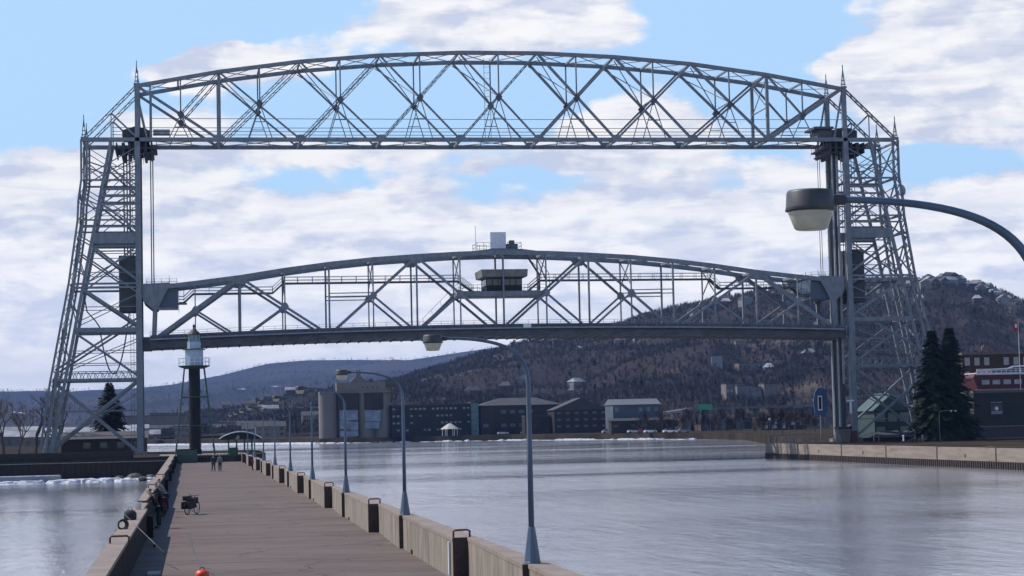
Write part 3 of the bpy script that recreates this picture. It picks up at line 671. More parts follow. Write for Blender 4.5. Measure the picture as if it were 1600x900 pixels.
# end housings with gusset plates and the hoist ropes
for side in (0, 1):
    X = (lambda x: x) if side == 0 else (lambda x: SPAN-x*1.0)
    for y in (.3, YF-.2):
        mb = MB(); mb.prism_y([(X(.5), 30.1), (X(4.8), 30.3), (X(4.6), 29.3), (X(3.6), 27.4), (X(3.0), 26.1), (X(2.2), 26.0), (X(.8), 27.2), (X(.5), 28)], y-.22, y+.22); sb(mb, 'end_gusset', STEEL)
        sm('end_post', (X(2.25), y, 20.8), (X(2.5), y, 26.2), .62, .5)
    sb(MB().box(min(X(2.6), X(6.2)), max(X(2.6), X(6.2)), .8, YF-.8, 26.3, 29.9), 'end_housing', HOUSE, bevel=.05)
    sb(MB().box(min(X(.9), X(6.4)), max(X(.9), X(6.4)), .3, YF-.3, 29.95, 30.15), 'housing_roof', STEEL)
    mb = MB()
    for y in (1.0, 8.0):
        for k in range(5): mb.bar((X(1.2+k*1.2), y, 30.1), (X(1.2+k*1.2), y, 31.0+.5*(k % 2)), .06)
        for h in (.4, .8): mb.bar((X(1.15), y, 30.15+h), (X(6.05), y, 30.15+h), .04)
    for h in (.4, .8): mb.bar((X(6.0), .98, 30.15+h), (X(6.0), 8.02, 30.15+h), .04)
    sb(mb, 'housing_railing', RAIL); mb = MB()
    mb.bar((X(6.3), 1, 25.4), (X(6.3), 1, 28.9), .08); mb.bar((X(7.1), 3.2, 26.9), (X(7.1), 3.2, 29.5), .1); mb.box(min(X(6.2), X(7.6)), max(X(6.2), X(7.6)), 2, 5, 26.95, 27.1)
    sb(mb, 'side_platform', RAIL)
    mb = MB()
    for u in (2.0, 2.35):
        for y in (2.2, 7.0): mb.tube([(X(u), y, 30.1), (X(u), y, 52.2)], .06, 5)
    sb(mb, 'hoist_rope', ROPE)
    sb(MB().box(min(X(.48), X(1.75)), max(X(.48), X(1.75)), .2, YF-.2, 19.6, 21.6), 'end_bearing', DKU)
# ------------------------------------------------------------------ canal pier
DZ = 2.2; PT = 3.36
def deck_material():
    m = bpy.data.materials.new('pier_deck'); m.use_nodes = True; q = NG(m.node_tree); b = m.node_tree.nodes['Principled BSDF']; P = q.n('ShaderNodeNewGeometry').outputs['Position']
    col = q.mix(q.ramp(q.noise(q.scl(P, (.5, 1.2, 1)), .35, 6, .65), .35, .68), (.150, .113, .096), (.102, .078, .068))
    col = q.mix(q.m('MULTIPLY', q.ramp(q.noise(P, .8, 7, .7), .54, .72), .55), col, (.075, .060, .054))          # damp patches
    col = q.mix(q.m('MULTIPLY', q.ramp(q.noise(P, .22, 6, .65, 1.2), .60, .68), .35), col, (.26, .225, .20))      # worn pale patches
    col = q.mix(q.m('MULTIPLY', q.ramp(q.noise(P, 11, 4, .7), .42, .70), .5), col, (.085, .068, .060))            # grit
    vo = q.n('ShaderNodeTexVoronoi', feature='DISTANCE_TO_EDGE'); vo.inputs['Scale'].default_value = .16
    wv = q.n('ShaderNodeVectorMath', operation='ADD'); nn = q.n('ShaderNodeTexNoise'); nn.inputs['Scale'].default_value = .9; nn.inputs['Detail'].default_value = 5
    m.node_tree.links.new(P, nn.inputs['Vector']); m.node_tree.links.new(P, wv.inputs[0]); m.node_tree.links.new(q.scl(nn.outputs['Color'], (2.2, 2.2, 0)), wv.inputs[1]); m.node_tree.links.new(wv.outputs[0], vo.inputs['Vector'])
    col = q.mix(q.m('MULTIPLY', q.ramp(vo.outputs['Distance'], .012, .003), .75), col, (.045, .036, .034))        # cracks
    m.node_tree.links.new(col, b.inputs['Base Color']); b.inputs['Roughness'].default_value = .92; b.inputs['Specular IOR Level'].default_value = .25
    bp = q.n('ShaderNodeBump'); bp.inputs['Strength'].default_value = .4; bp.inputs['Distance'].default_value = .02
    m.node_tree.links.new(q.noise(P, 7, 6, .7), bp.inputs['Height']); m.node_tree.links.new(bp.outputs[0], b.inputs['Normal'])
    return m
DECK = deck_material()
# the pier body and its deck
tag(MB().prism([(4.7, -345), (15.05, -345), (15.05, -49), (4.7, -49)], -1, DZ-.03).build('pier_body', CONC), kind='structure')
tag(MB().prism([(5.2, -345), (14.9, -345), (14.9, -49), (5.2, -49)], DZ-.03, DZ).build('pier_deck', DECK), kind='structure')
mb = MB()
for k in range(20): yk = -338+k*14.8; mb.box(5.8, 14.5, yk, yk+.03, DZ+.002, DZ+.005)

tag(mb.build('deck_joints', mat('joint', (.11, .09, .082), .9)), kind='structure')
# right parapet: saw-toothed in plan, with dark plates for the shaded steps, ladder rails and drain holes
LP = [-312.9+27.0*k*.993 for k in range(11)]           # lamps
HP = [y+11.6 for y in LP]                              # ladder recesses
wall_r = empty('parapet', (14.7, -190, DZ)); tag(wall_r, 'long tan concrete parapet with dark recesses running along the right of the pier', 'parapet')
off = -Vector(wall_r.location)
def wpart(mb, name, m, label=None, **k):
    o = mb.build(name, m, wall_r, **k); o.location = off
    if label: o['label'] = label
    return o
for i in range(11):
    yl, yh = LP[i], HP[i]
    ynx = LP[i+1] if i < 10 else HP[i]+15
    yprev = HP[i-1] if i else yl-15.2
    # segment nearer than the lamp: ladder recess behind us up to this lamp
    for (ya, xa, yb, xb) in ((yl, 14.45, yh-.03, 14.80), (yh, 14.38, ynx, 14.58)):
        if ya > -50: continue
        yb2 = min(yb, -49.5)
        wpart(MB().prism([(xa, ya), (15.05, ya), (15.05, yb2), (xb, yb2)], DZ, PT-.10), 'wall_segment', CONC)
        wpart(MB().prism([(xa-.015, ya), (15.08, ya), (15.08, yb2), (xb-.015, yb2)], PT-.10, PT), 'coping', CONCTOP)
    if yh < -55:
        # dark plate painting in the shade on the step that looks back along the pier
        wpart(MB().box(14.375, 14.80, yh-.03, yh-.002, DZ+.005, PT-.005), 'shade_plate', RECESS)
        mb = MB().tube([(14.42, yh+.15, PT-.02), (14.42, yh+.15, PT+.17), (14.50, yh+.15, PT+.20), (14.82, yh+.15, PT+.20), (14.88, yh+.15, PT+.17), (14.88, yh+.15, PT-.02)], .03, 8)
        wpart(mb, 'ladder_rail', RUST, smooth=True)
        wpart(MB().box(14.33, 14.37, yh+.6, yh+.75, DZ+.1, PT-.15), 'notice_plate', WHITE) if i == 1 else None
    if yl < -55:
        wpart(MB().box(14.44, 14.585, yl-.03, yl-.002, DZ+.005, PT-.005), 'shade_plate', RECESS)
        wpart(MB().box(14.50, 14.75, yl-3.4, yl-3.1, DZ+.01, DZ+.14), 'drain_hole', BLACK) if i in (1, 2, 3, 4, 5) else None
# left parapet
DKCONC = mat('shaded_concrete', (.030, .025, .024), .95, (.016, .014, .014), 1.2, (1.3, 1.3, .4), .3, col3=(.075, .062, .055), scale3=.7, lo3=.6, hi3=.8, spec=.15)  # darker copy of the parapet concrete, shade of the inner face painted in
wall_l = empty('parapet', (5.1, -190, DZ)); tag(wall_l, 'shadowed concrete parapet along the left of the pier with rusty rails on its tan cap', 'parapet')
offl = -Vector(wall_l.location)
def lpart(mb, name, m, **k): o = mb.build(name, m, wall_l, **k); o.location = offl; return o
LY = [-345, -286, -246, -214, -182, -150, -118, -86, -50]
for k, (ya, yb) in enumerate(zip(LY, LY[1:])):
    x1a, x1b = (5.20, 5.30) if k == 0 else (5.22+.045*k, 5.42+.045*k)
    x0 = 4.80+.04*k
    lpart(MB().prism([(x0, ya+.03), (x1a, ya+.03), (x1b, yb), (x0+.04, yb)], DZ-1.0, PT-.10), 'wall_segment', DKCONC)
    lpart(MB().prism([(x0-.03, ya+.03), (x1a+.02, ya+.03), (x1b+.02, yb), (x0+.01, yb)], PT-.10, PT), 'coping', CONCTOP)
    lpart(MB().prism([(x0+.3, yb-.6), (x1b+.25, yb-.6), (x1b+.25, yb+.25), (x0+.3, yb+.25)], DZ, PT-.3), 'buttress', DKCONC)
for yy in (-272.0, -243.0, -215, -188):
    x = 4.9 if yy < -260 else 4.98
    lpart(MB().tube([(x, yy, PT-.02), (x, yy, PT+.16), (x+.05, yy, PT+.20), (x+.48, yy, PT+.20), (x+.53, yy, PT+.16), (x+.53, yy, PT-.02)], .03, 8), 'ladder_rail', RUST, smooth=True)
# street lamps on the right parapet
def make_lamp(y, x=14.75, name='street_lamp', z=PT, h=4.95, reach=2.15):
    o = empty(name, (x, y, z))
    MB().lathe([(.205, 0), (.205, .03), (.19, .04), (.085, .76), (.075, .80)], 8).build('flared_base', LAMPPOLE, o)
    pp = [(0, 0, .7), (0, 0, 2.5), (0, 0, h-1.0)]; pr = [.068, .06, .052]
    ctl = [Vector(q) for q in ((0, 0, h-1.0), (0, 0, h-.28), (-.55, 0, h-.01), (-reach+.22, 0, h))]
    for k in range(1, 25):
        t = k/24; q = ctl[0]*(1-t)**3+ctl[1]*3*t*(1-t)**2+ctl[2]*3*t*t*(1-t)+ctl[3]*t**3; pp.append(tuple(q)); pr.append(.050-.020*t)
    MB().tube(pp, pr, 12).build('curved_pole', LAMPPOLE, o, smooth=True)
    MB().lathe([(.10, .085), (.20, .08), (.212, .06), (.220, -.06), (.229, -.095), (.21, -.105)][::-1], 28, (-reach, 0, h)).build('lamp_housing', LAMPCAP, o, smooth=True)
    MB().lathe([(.207, -.10), (.195, -.13), (.150, -.25), (.13, -.265), (.02, -.27)][::-1], 28, (-reach, 0, h)).build('lamp_bowl', GLASSY, o, smooth=True)
    MB().tube([(-reach+.18, 0, h), (-reach+.32, 0, h)], .05, 8).build('clamp', LAMPCAP, o)
    return o
ords = ['nearest street lamp reaching in from the right edge', 'second street lamp with blue grey curved pole, in front of the hillside', 'third street lamp, its head before the grain silos', 'fourth street lamp, its pole crossing the left silo', 'fifth street lamp counted from the camera', 'sixth street lamp counted from the camera', 'seventh street lamp counted from the camera', 'eighth street lamp counted from the camera', 'ninth street lamp counted from the camera, small', 'tenth street lamp near the end of the pier']
lamp0 = make_lamp(LP[0])
LX = [14.75, 14.70, 14.68, 14.68, 14.70, 14.72, 14.74, 14.76, 14.78, 14.8]
for k in range(10):
    o = lamp0 if k == 0 else copy_tree(lamp0)
    o.location = (LX[k], LP[k]+.2, PT)
    if k == 0: pn = ray(1266, 312); tt = (14.75-2.15-CAM.x)/pn.x; hp = CAM+pn*tt; o.location = (14.75, hp.y, PT); LH = hp.z; o.scale = (1, 1, (hp.z-PT)/4.95)
    tag(o, ords[k]+(' of the pier' if k == 0 else ''), 'street lamp', 'curved street lamps on the pier parapet')
# ------------------------------------------------------------------ the pier end: lighthouse, bins, shelter
LHX, LHY = on_y(305, 700, -36).x, -36
lh = empty('lighthouse', (LHX, LHY, 3.0)); tag(lh, 'small lighthouse with black central column, four slim legs and white gallery room', 'lighthouse')
tag(MB().prism([(3.5, -45), (16.8, -45), (16.8, -26), (3.5, -26)], 2.9, 3.15).build('lighthouse_slab', CONC), kind='structure')
MB().lathe([(.95, 0.15), (.95, .8), (.84, .9), (.82, 12.6)], 20).build('central_column', BLACK, lh, smooth=False)
for sx_ in (-1, 1):
    for sy_ in (-1, 1):
        MB().tube([(sx_*2.75, sy_*2.75, .1), (sx_*1.35, sy_*1.35, 12.7)], .11, 8).build('leg', GREENP, lh)
for z in (4.2, 8.3):
    w = 2.75-(z/12.6)*1.4
    mb = MB()
    for a, b in (((-w, -w), (w, -w)), ((w, -w), (w, w)), ((w, w), (-w, w)), ((-w, w), (-w, -w))): mb.bar((*a, z), (*b, z), .11)
    mb.bar((-w, -w, z), (w, w, z+.01), .07); mb.bar((w, -w, z-.1), (-w, w, z-.11), .07)
    for s in (-1, 1):
        mb.bar((s*w, -w, z-1.2), (s*.8, -.2, z+1.0), .05); mb.bar((s*w*.95, -w, z+1.0), (s*.8, -.2, z-1), .05)
    mb.build('cross_bracing', GREENP, lh)
MB().lathe([(1.3, 12.3), (2.25, 12.62), (2.3, 12.75), (1.3, 12.76)], 12).build('gallery_floor', GREENP, lh)
mb = MB()
for k in range(16):
    a = 2*math.pi*k/16; mb.bar((2.2*math.cos(a), 2.2*math.sin(a), 12.75), (2.2*math.cos(a), 2.2*math.sin(a), 13.85), .07)
    b = 2*math.pi*(k+1)/16
    for h in (.55, 1.08): mb.bar((2.2*math.cos(a), 2.2*math.sin(a), 12.75+h), (2.2*math.cos(b), 2.2*math.sin(b), 12.75+h), .06)
mb.build('gallery_railing', WHITE, lh)
MB().lathe([(1.38, 12.76), (1.38, 15.0)], 8).build('watch_room', LBLUE, lh)
MB().lathe([(1.65, 15.0), (1.65, 15.12), (1.0, 15.2)], 12).build('lantern_gallery', GREENP, lh)
MB().lathe([(1.0, 15.2), (1.0, 16.15)], 10).build('lantern_base', LBLUE, lh)
MB().lathe([(.92, 16.15), (.92, 17.15)], 10).build('lantern_glass', mat('lantern_glass', (.13, .20, .21), .3, (.20, .27, .29), 2), lh)
mb = MB()
for k in range(10): a = 2*math.pi*(k+.5)/10; mb.bar((.95*math.cos(a), .95*math.sin(a), 16.1), (.95*math.cos(a), .95*math.sin(a), 17.2), .07)
mb.build('glazing_bars', GREENP, lh)
MB().lathe([(1.08, 17.15), (1.05, 17.25), (.22, 18.0), (.14, 18.1), (.14, 18.25), (.2, 18.4), (.14, 18.55), (.04, 18.7)], 12).build('roof', mat('lantern_roof', (.03, .02, .018), .6), lh)
def bin_(x, y, z, w, d, h, label, cat, name, m=GREENP, lid=True):
    o = empty(name, (x, y, z)); MB().box(-w/2, w/2, -d/2, d/2, .06, h).build('body', m, o, bevel=.03)
    if lid: MB().box(-w/2-.05, w/2+.05, -d/2-.05, d/2+.05, h, h+.12).build('lid', BLACK, o)
    MB().box(-w/2+.05, w/2-.05, -d/2+.05, d/2-.05, 0, .06).build('plinth', BLACK, o)
    tag(o, label, cat); return o
b1 = on_y(290, 725, -52); bin_(b1.x+.2, -51, DZ, 2.7, 1.6, 1.75, 'low dark green utility cabinet at the left foot of the lighthouse', 'cabinet', 'utility_cabinet')
# shelter with green posts and a pale edged roof
shx = on_y(376, 700, -47).x
sh = empty('shelter', (shx, -45, DZ)); tag(sh, 'open shelter with green posts and a dark domed roof edged white at the pier end', 'shelter')
for sx_ in (-1.6, -.5, .6, 1.6):
    for sy_ in (-1.5, 1.5): MB().tube([(sx_, sy_, 0), (sx_, sy_, 3.05)], .07, 8).build('post', GREENP, sh)
mb = MB(); pts = [(-2.9+5.8*k/14, 3.05+.95*math.sin(math.pi*k/14)**.8) for k in range(15)]
mb.prism_y(pts+[(2.9, 2.98), (-2.9, 2.98)], -2.2, 2.2); mb.build('roof', mat('shelter_roof', (.035, .035, .033), .95, (.30, .30, .31), .9, lo=.60, hi=.66, spec=0.0), sh)
mb = MB(); mb.tube([(x, -2.22, z+.05) for x, z in pts], .09, 6); mb.build('roof_edge', WHITE, sh)
MB().box(-1.5, -.35, -1.45, -.4, .1, 1.9).build('ticket_booth', GREENP, sh)
MB().box(.3, 1.5, -1.2, .6, .1, 1.2).build('bench_block', GREENP, sh)
# fence at the end of the pier
fe = empty('fence', (9.5, -49.2, DZ)); tag(fe, 'dark green mesh fence closing the far end of the pier', 'fence')
mb = MB()
for k in range(22):
    x = -4+k*.45; mb.bar((x, 0, 0), (x, 0, 1.25), .04)
for z in (.15, .65, 1.25): mb.bar((-4, 0, z), (5.3, 0, z), .05)
mb.build('panel', GREENP, fe)
tag(MB().box(4.6, 14.9, -49.1, -48.6, DZ-.5, 3.05).build('pier_end_step', SHEET), kind='structure')
# ------------------------------------------------------------------ people
def skin_obj(name, verts, edges, rad, m, parent, root=0, sub=2):
    me = bpy.data.meshes.new(name); me.from_pydata(verts, edges, []); o = bpy.data.objects.new(name, me); COL.objects.link(o)
    mo = o.modifiers.new('s', 'SKIN'); mo.use_smooth_shade = True
    for i, r in enumerate(rad):
        r = r if isinstance(r, tuple) else (r, r); me.skin_vertices[0].data[i].radius = r; me.skin_vertices[0].data[i].use_root = (i == root)
    o.modifiers.new('ss', 'SUBSURF').levels = sub; o.modifiers['ss'].render_levels = sub
    dg = bpy.context.evaluated_depsgraph_get(); dg.update(); nm = bpy.data.meshes.new_from_object(o.evaluated_get(dg))
    bpy.data.objects.remove(o); nm.name = name; nm.materials.clear(); nm.materials.append(m)
    for p in nm.polygons: p.use_smooth = True
    n = bpy.data.objects.new(name, nm); COL.objects.link(n)
    if parent: n.parent = parent
    return n
def person(x, y, z, rz, label, top=DKCLOTH, legs=DENIM, pose='stand', group=None, hat=None):
    o = empty('person', (x, y, z), rz); tag(o, label, 'person', group)
    # faces -y locally
    lean = {'stand': 0, 'walk': .04, 'lean': .34}[pose]; st = {'stand': .0, 'walk': .24, 'lean': .08}[pose]
    hip = (0, 0, .92); sh_ = (0, -lean, 1.42)
    J = {}; V = []; E = []; Rr = []
    def v(n, c, r): J[n] = len(V); V.append(c); Rr.append(r)
    def e(a, b): E.append((J[a], J[b]))
    v('pel', hip, (.15, .11)); v('waist', (0, -lean*.45, 1.1), (.135, .10)); v('chest', (0, -lean*.85, 1.32), (.165, .115)); v('neck', (0, -lean*1.05, 1.49), .055)
    v('head0', (0, -lean*1.12-.01, 1.58), .07); v('head1', (0, -lean*1.15-.01, 1.67), (.082, .098)); v('head2', (0, -lean*1.15, 1.745), .055)
    e('pel', 'waist'); e('waist', 'chest'); e('chest', 'neck'); e('neck', 'head0'); e('head0', 'head1'); e('head1', 'head2')
    for s, nm in ((-1, 'l'), (1, 'r')):
        v('hip'+nm, (s*.09, 0, .88), .092); v('knee'+nm, (s*.105, -st*s*.55-.02, .49), .06); v('ank'+nm, (s*.11, -st*s*1.0+.03*s, .09), .043); v('toe'+nm, (s*.13, -st*s-.16, .04), .036)
        e('pel', 'hip'+nm); e('hip'+nm, 'knee'+nm); e('knee'+nm, 'ank'+nm); e('ank'+nm, 'toe'+nm)
        sw = -s*st*.7
        if pose == 'lean': el = (s*.24, -lean-.16, 1.2); wr = (s*.16, -lean-.40, 1.16)
        else: el = (s*.235, -sw*.3+.03, 1.14); wr = (s*.245, -sw-.06, .90)
        v('sh'+nm, (s*.18, -lean*.95, 1.41), .062); v('el'+nm, el, .046); v('wr'+nm, wr, .03)
        d = (Vector(wr)-Vector(el)).normalized(); pm = Vector(wr)+d*.06; v('palm'+nm, tuple(pm), (.036, .022))
        e('chest', 'sh'+nm); e('sh'+nm, 'el'+nm); e('el'+nm, 'wr'+nm); e('wr'+nm, 'palm'+nm)
        side = Vector((0, 1, 0)) if pose != 'lean' else Vector((1, 0, 0))
        for f, (of, ln) in enumerate(((-.026, .068), (-.009, .078), (.009, .073), (.026, .058))):
            b0 = pm+d*.035+side*of; b1 = b0+d*ln*.55; b2 = b1+(d+Vector((-s*.5, 0, 0))).normalized()*ln*.45
            v('f%d%s' % (f, nm), tuple(b0), .009); v('g%d%s' % (f, nm), tuple(b1), .0085); v('h%d%s' % (f, nm), tuple(b2), .0075)
            e('palm'+nm, 'f%d%s' % (f, nm)); e('f%d%s' % (f, nm), 'g%d%s' % (f, nm)); e('g%d%s' % (f, nm), 'h%d%s' % (f, nm))
        tb = pm-side*.035; v('t'+nm, tuple(tb), .011); v('u'+nm, tuple(tb+d*.04-side*.015), .010); e('palm'+nm, 't'+nm); e('t'+nm, 'u'+nm)
    # face: nose and ears
    hy = -lean*1.15-.01
    body = skin_obj('body', V, E, Rr, SKIN, o, sub=1)
    mb = MB(); mb.prism_y([(-.014, 1.63), (.014, 1.63), (.006, 1.68), (-.006, 1.68)], hy-.125, hy-.08)
    mb.build('nose', SKIN, body)
    for s in (-1, 1):
        MB().lathe([(.002, -.012), (.012, 0), (.002, .012)], 8, (s*.033, hy-.094, 1.675)).build('eye', BLACK, body)
        MB().lathe([(.004, -.03), (.016, 0), (.004, .03)], 8, (s*.085, hy+.005, 1.655)).build('ear', SKIN, body)
    MB().box(-.025, .025, hy-.100, hy-.085, 1.598, 1.606).build('mouth', MAROON, body)
    # clothes and hair sit just over the body
    V2 = []; E2 = []; R2 = []
    def g2(n, k): J2[n] = len(V2); V2.append(V[J[n]]); r = Rr[J[n]]; R2.append(tuple(q+k for q in r) if isinstance(r, tuple) else r+k)
    J2 = {}
    for n in ('pel', 'waist', 'chest', 'shl', 'ell', 'wrl', 'shr', 'elr', 'wrr'): g2(n, .022)
    for a, b in (('pel', 'waist'), ('waist', 'chest'), ('chest', 'shl'), ('shl', 'ell'), ('ell', 'wrl'), ('chest', 'shr'), ('shr', 'elr'), ('elr', 'wrr')): E2.append((J2[a], J2[b]))
    skin_obj('jacket', V2, E2, R2, top, o)
    V2 = []; E2 = []; R2 = []; J2 = {}
    for n in ('pel', 'hipl', 'kneel', 'ankl', 'hipr', 'kneer', 'ankr'): g2(n, .018)
    for a, b in (('pel', 'hipl'), ('hipl', 'kneel'), ('kneel', 'ankl'), ('pel', 'hipr'), ('hipr', 'kneer'), ('kneer', 'ankr')): E2.append((J2[a], J2[b]))
    skin_obj('trousers', V2, E2, R2, legs, o)
    for nm in ('l', 'r'): skin_obj('shoe', [V[J['ank'+nm]], V[J['toe'+nm]]], [(0, 1)], [.055, .048], BLACK, o, sub=1)
    skin_obj('hat' if hat else 'hair', [(0, hy+.03, 1.66), (0, hy+.012, 1.73), (0, hy, 1.765)], [(0, 1), (1, 2)], [(.088, .085), (.095, .10), .06], hat or HAIR, o, sub=1)
    return o
pa = on_y(333.5, 737, -114.7); pb = on_y(341.5, 737, -115.4); pc = on_y(394, 735, -113)
person(pa.x, -114.7, DZ, .15, 'left one of two people walking side by side at the far end of the deck', DKCLOTH, DENIM, 'walk', hat=None)
person(pb.x+.15, -115.4, DZ, -.1, 'right one of two people walking side by side at the far end of the deck', GREYC, DKCLOTH, 'walk')
person(14.0, -113.0, DZ, 1.4, 'person in black standing beside the right parapet far down the pier', DKCLOTH, DKCLOTH, 'stand', hat=BLACK)
person(5.95, -226.5, DZ, -1.62, 'person in maroon trousers and dark jacket leaning over the left parapet', DKCLOTH, MAROON, 'lean', hat=GREYC)
person(5.85, -238.5, DZ, -1.5, 'person in all black leaning on the left parapet, nearest the camera', BLACK, BLACK, 'lean', hat=BLACK)
person(6.0, -219.8, DZ, -1.9, 'person in grey jacket standing at the left parapet, farthest of the anglers', GREYC, DKCLOTH, 'lean')
# fishing gear on the left wall
def bag(x, y, z, s, label, m=DKCLOTH, name='tackle_bag', cat='bag', rz=0):
    o = empty(name, (x, y, z), rz); tag(o, label, cat)
    mb = MB(); mb.lathe([(.30*s, 0), (.34*s, .08*s), (.33*s, .34*s), (.22*s, .46*s), (.08*s, .5*s)], 10); mb.build('sack', m, o, smooth=True)
    MB().tube([(-.12*s, 0, .46*s), (-.08*s, 0, .60*s), (.08*s, 0, .60*s), (.12*s, 0, .46*s)], .02*s, 6).build('handle', BLACK, o); return o
bag(5.06, -256.5, PT, .72, 'black tackle bag standing on the left parapet between two rusty rails')
def reel(x, y, z, label):
    o = empty('rope_coil', (x, y, z), .4); tag(o, label, 'coil of rope')
    mb = MB()
    for k in range(3):
        n = 20; r = .17-.02*k; mb.tube([(r*math.cos(2*math.pi*i/n), .05*k-.05, .20+r*math.sin(2*math.pi*i/n)) for i in range(n+1)], .028, 6)
    mb.build('coil', mat('rope_dark', (.05, .045, .04), .9), o)
    MB().box(-.2, .2, -.12, .12, 0, .05).build('base', BLACK, o); return o
reel(5.0, -263.5, PT-.06, 'dark coil standing on the left parapet just behind the nearest rusty rail')
def rod(p, q, label, m=ROPE):
    p = Vector(p); q = Vector(q); o = empty('fishing_rod', p); tag(o, label, 'fishing rod', 'fishing rods propped on the left parapet'); d = q-p
    MB().tube([(0, 0, 0), tuple(d*.5), tuple(d)], [.014, .009, .004], 6).build('blank', m, o)
    MB().tube([tuple(-d*.04), tuple(d*.14)], .022, 8).build('grip', BLACK, o)
    r = MB(); c = d*.16; r.lathe([(.02, -.05), (.05, -.04), (.05, .04), (.02, .05)], 10, (c.x, c.y, c.z-.08)); r.build('reel', BLACK, o); return o
rod((6.3, -266.0, DZ+.55), (4.6, -260.5, PT+.75), 'slim grey fishing rod leaning outward over the left parapet nearest the camera', GREYC)
rod((5.9, -232.5, DZ+.6), (4.2, -228, PT+1.3), 'dark fishing rod leaning over the left parapet beside the anglers', BLACK)
bk = empty('bucket', (5.12, -246.6, PT)); tag(bk, 'small white bait bucket on top of the left parapet', 'bucket')
MB().lathe([(.11, 0), (.15, .27), (.16, .28)], 14).build('pail', WHITE, bk, smooth=True); MB().tube([(-.15, 0, .27), (-.08, 0, .38), (.08, 0, .38), (.15, 0, .27)], .008, 5).build('handle', BLACK, bk)
# loaded bicycle on the deck
by = empty('bicycle', (7.35, -224.2, DZ), RAD(63)); tag(by, 'black bicycle loaded with bags standing alone on the pier deck', 'bicycle')
def wheel(x):
    w = empty('wheel', (x, 0, .345), 0, by); n = 28
    MB().tube([(.325*math.cos(2*math.pi*i/n), 0, .325*math.sin(2*math.pi*i/n)) for i in range(n+1)], .024, 6).build('tyre', BLACK, w)
    MB().tube([(.296*math.cos(2*math.pi*i/n), 0, .296*math.sin(2*math.pi*i/n)) for i in range(n+1)], .010, 5).build('rim', RAIL, w)
    mb = MB()
    for k in range(14): a = 2*math.pi*k/14; mb.bar((0, 0, 0), (.29*math.cos(a), 0, .29*math.sin(a)), .004)
    mb.build('spokes', RAIL, w)
wheel(-.53); wheel(.53)
mb = MB(); bb = (-.10, 0, .30); st_ = (-.24, 0, .80); hd = (.33, 0, .82); ha = (.36, 0, .70)
for a, b in ((bb, st_), (st_, hd), (bb, ha), ((-.53, 0, .345), bb), ((-.53, 0, .345), st_)): mb.tube([a, b], .018, 8)
mb.tube([(.31, 0, .93), (.37, 0, .68), (.53, 0, .345)], .018, 8); mb.build('frame', BLACK, by)
MB().tube([(.24, -.29, 1.0), (.32, -.22, .98), (.31, 0, .95), (.32, .22, .98), (.24, .29, 1.0)], .014, 8).build('handlebar', BLACK, by)
mb = MB(); mb.prism([(-.40, -.07), (-.36, .07), (-.12, .02), (-.12, -.02), (-.40, -.07)][:4], .86, .91); mb.tube([st_, (-.26, 0, .87)], .014, 6); mb.build('saddle', BLACK, by, bevel=.01)
for s in (-1, 1): MB().box(-.76, -.34, s*.17-.09, s*.17+.09, .30, .68).build('pannier', DKCLOTH, by, bevel=.04)
MB().box(-.72, -.36, -.2, .2, .72, .98).build('luggage', DKCLOTH, by, bevel=.05)
MB().box(-.30, .12, -.2, .2, .34, .84).build('frame_bag', DKCLOTH, by, bevel=.05)
MB().box(.2, .44, -.16, .16, .55, .88).build('front_bag', DKCLOTH, by, bevel=.04)
mb = MB(); mb.tube([(-.1, 0, .3), (-.1, -.05, .18)], .012, 6); mb.tube([(-.1, -.05, .18), (-.1, -.13, .18)], .02, 6); mb.tube([(-.2, .02, .3), (-.2, .22, .01)], .01, 6); mb.build('pedals_and_stand', BLACK, by)
# small things on the deck
bx = on_y(316, 896, -271.5)
bg_ = bag(bx.x, -271.6, DZ+.0, .62, 'bright orange red bag at the bottom edge, beside a thin dark line', mat('orange_red', (.75, .07, .02), .5, (.6, .04, .02), 4), 'deck_bag')
ln = empty('line', (0, 0, 0)); bpy.data.objects.remove(ln)
mb = MB().tube([(7.75, -271.3, DZ+.30), (7.5, -266, DZ+.012), (7.3, -258, DZ+.012), (7.22, -250, DZ+.012), (7.1, -243, DZ+.012)], .012, 5)
tag(mb.build('cord', ROPE), 'thin dark cord lying along the deck toward the orange bag', 'cord')
px_ = on_y(240, 893, -268.2); mb = MB().box(px_.x-.18, px_.x+.2, -268.9, -267.6, DZ+.004, DZ+.05)
tag(mb.build('cover_plate', mat('pale_plate', (.34, .33, .31), .8)), 'pale rectangular plate on the deck beside the left parapet', 'cover plate')
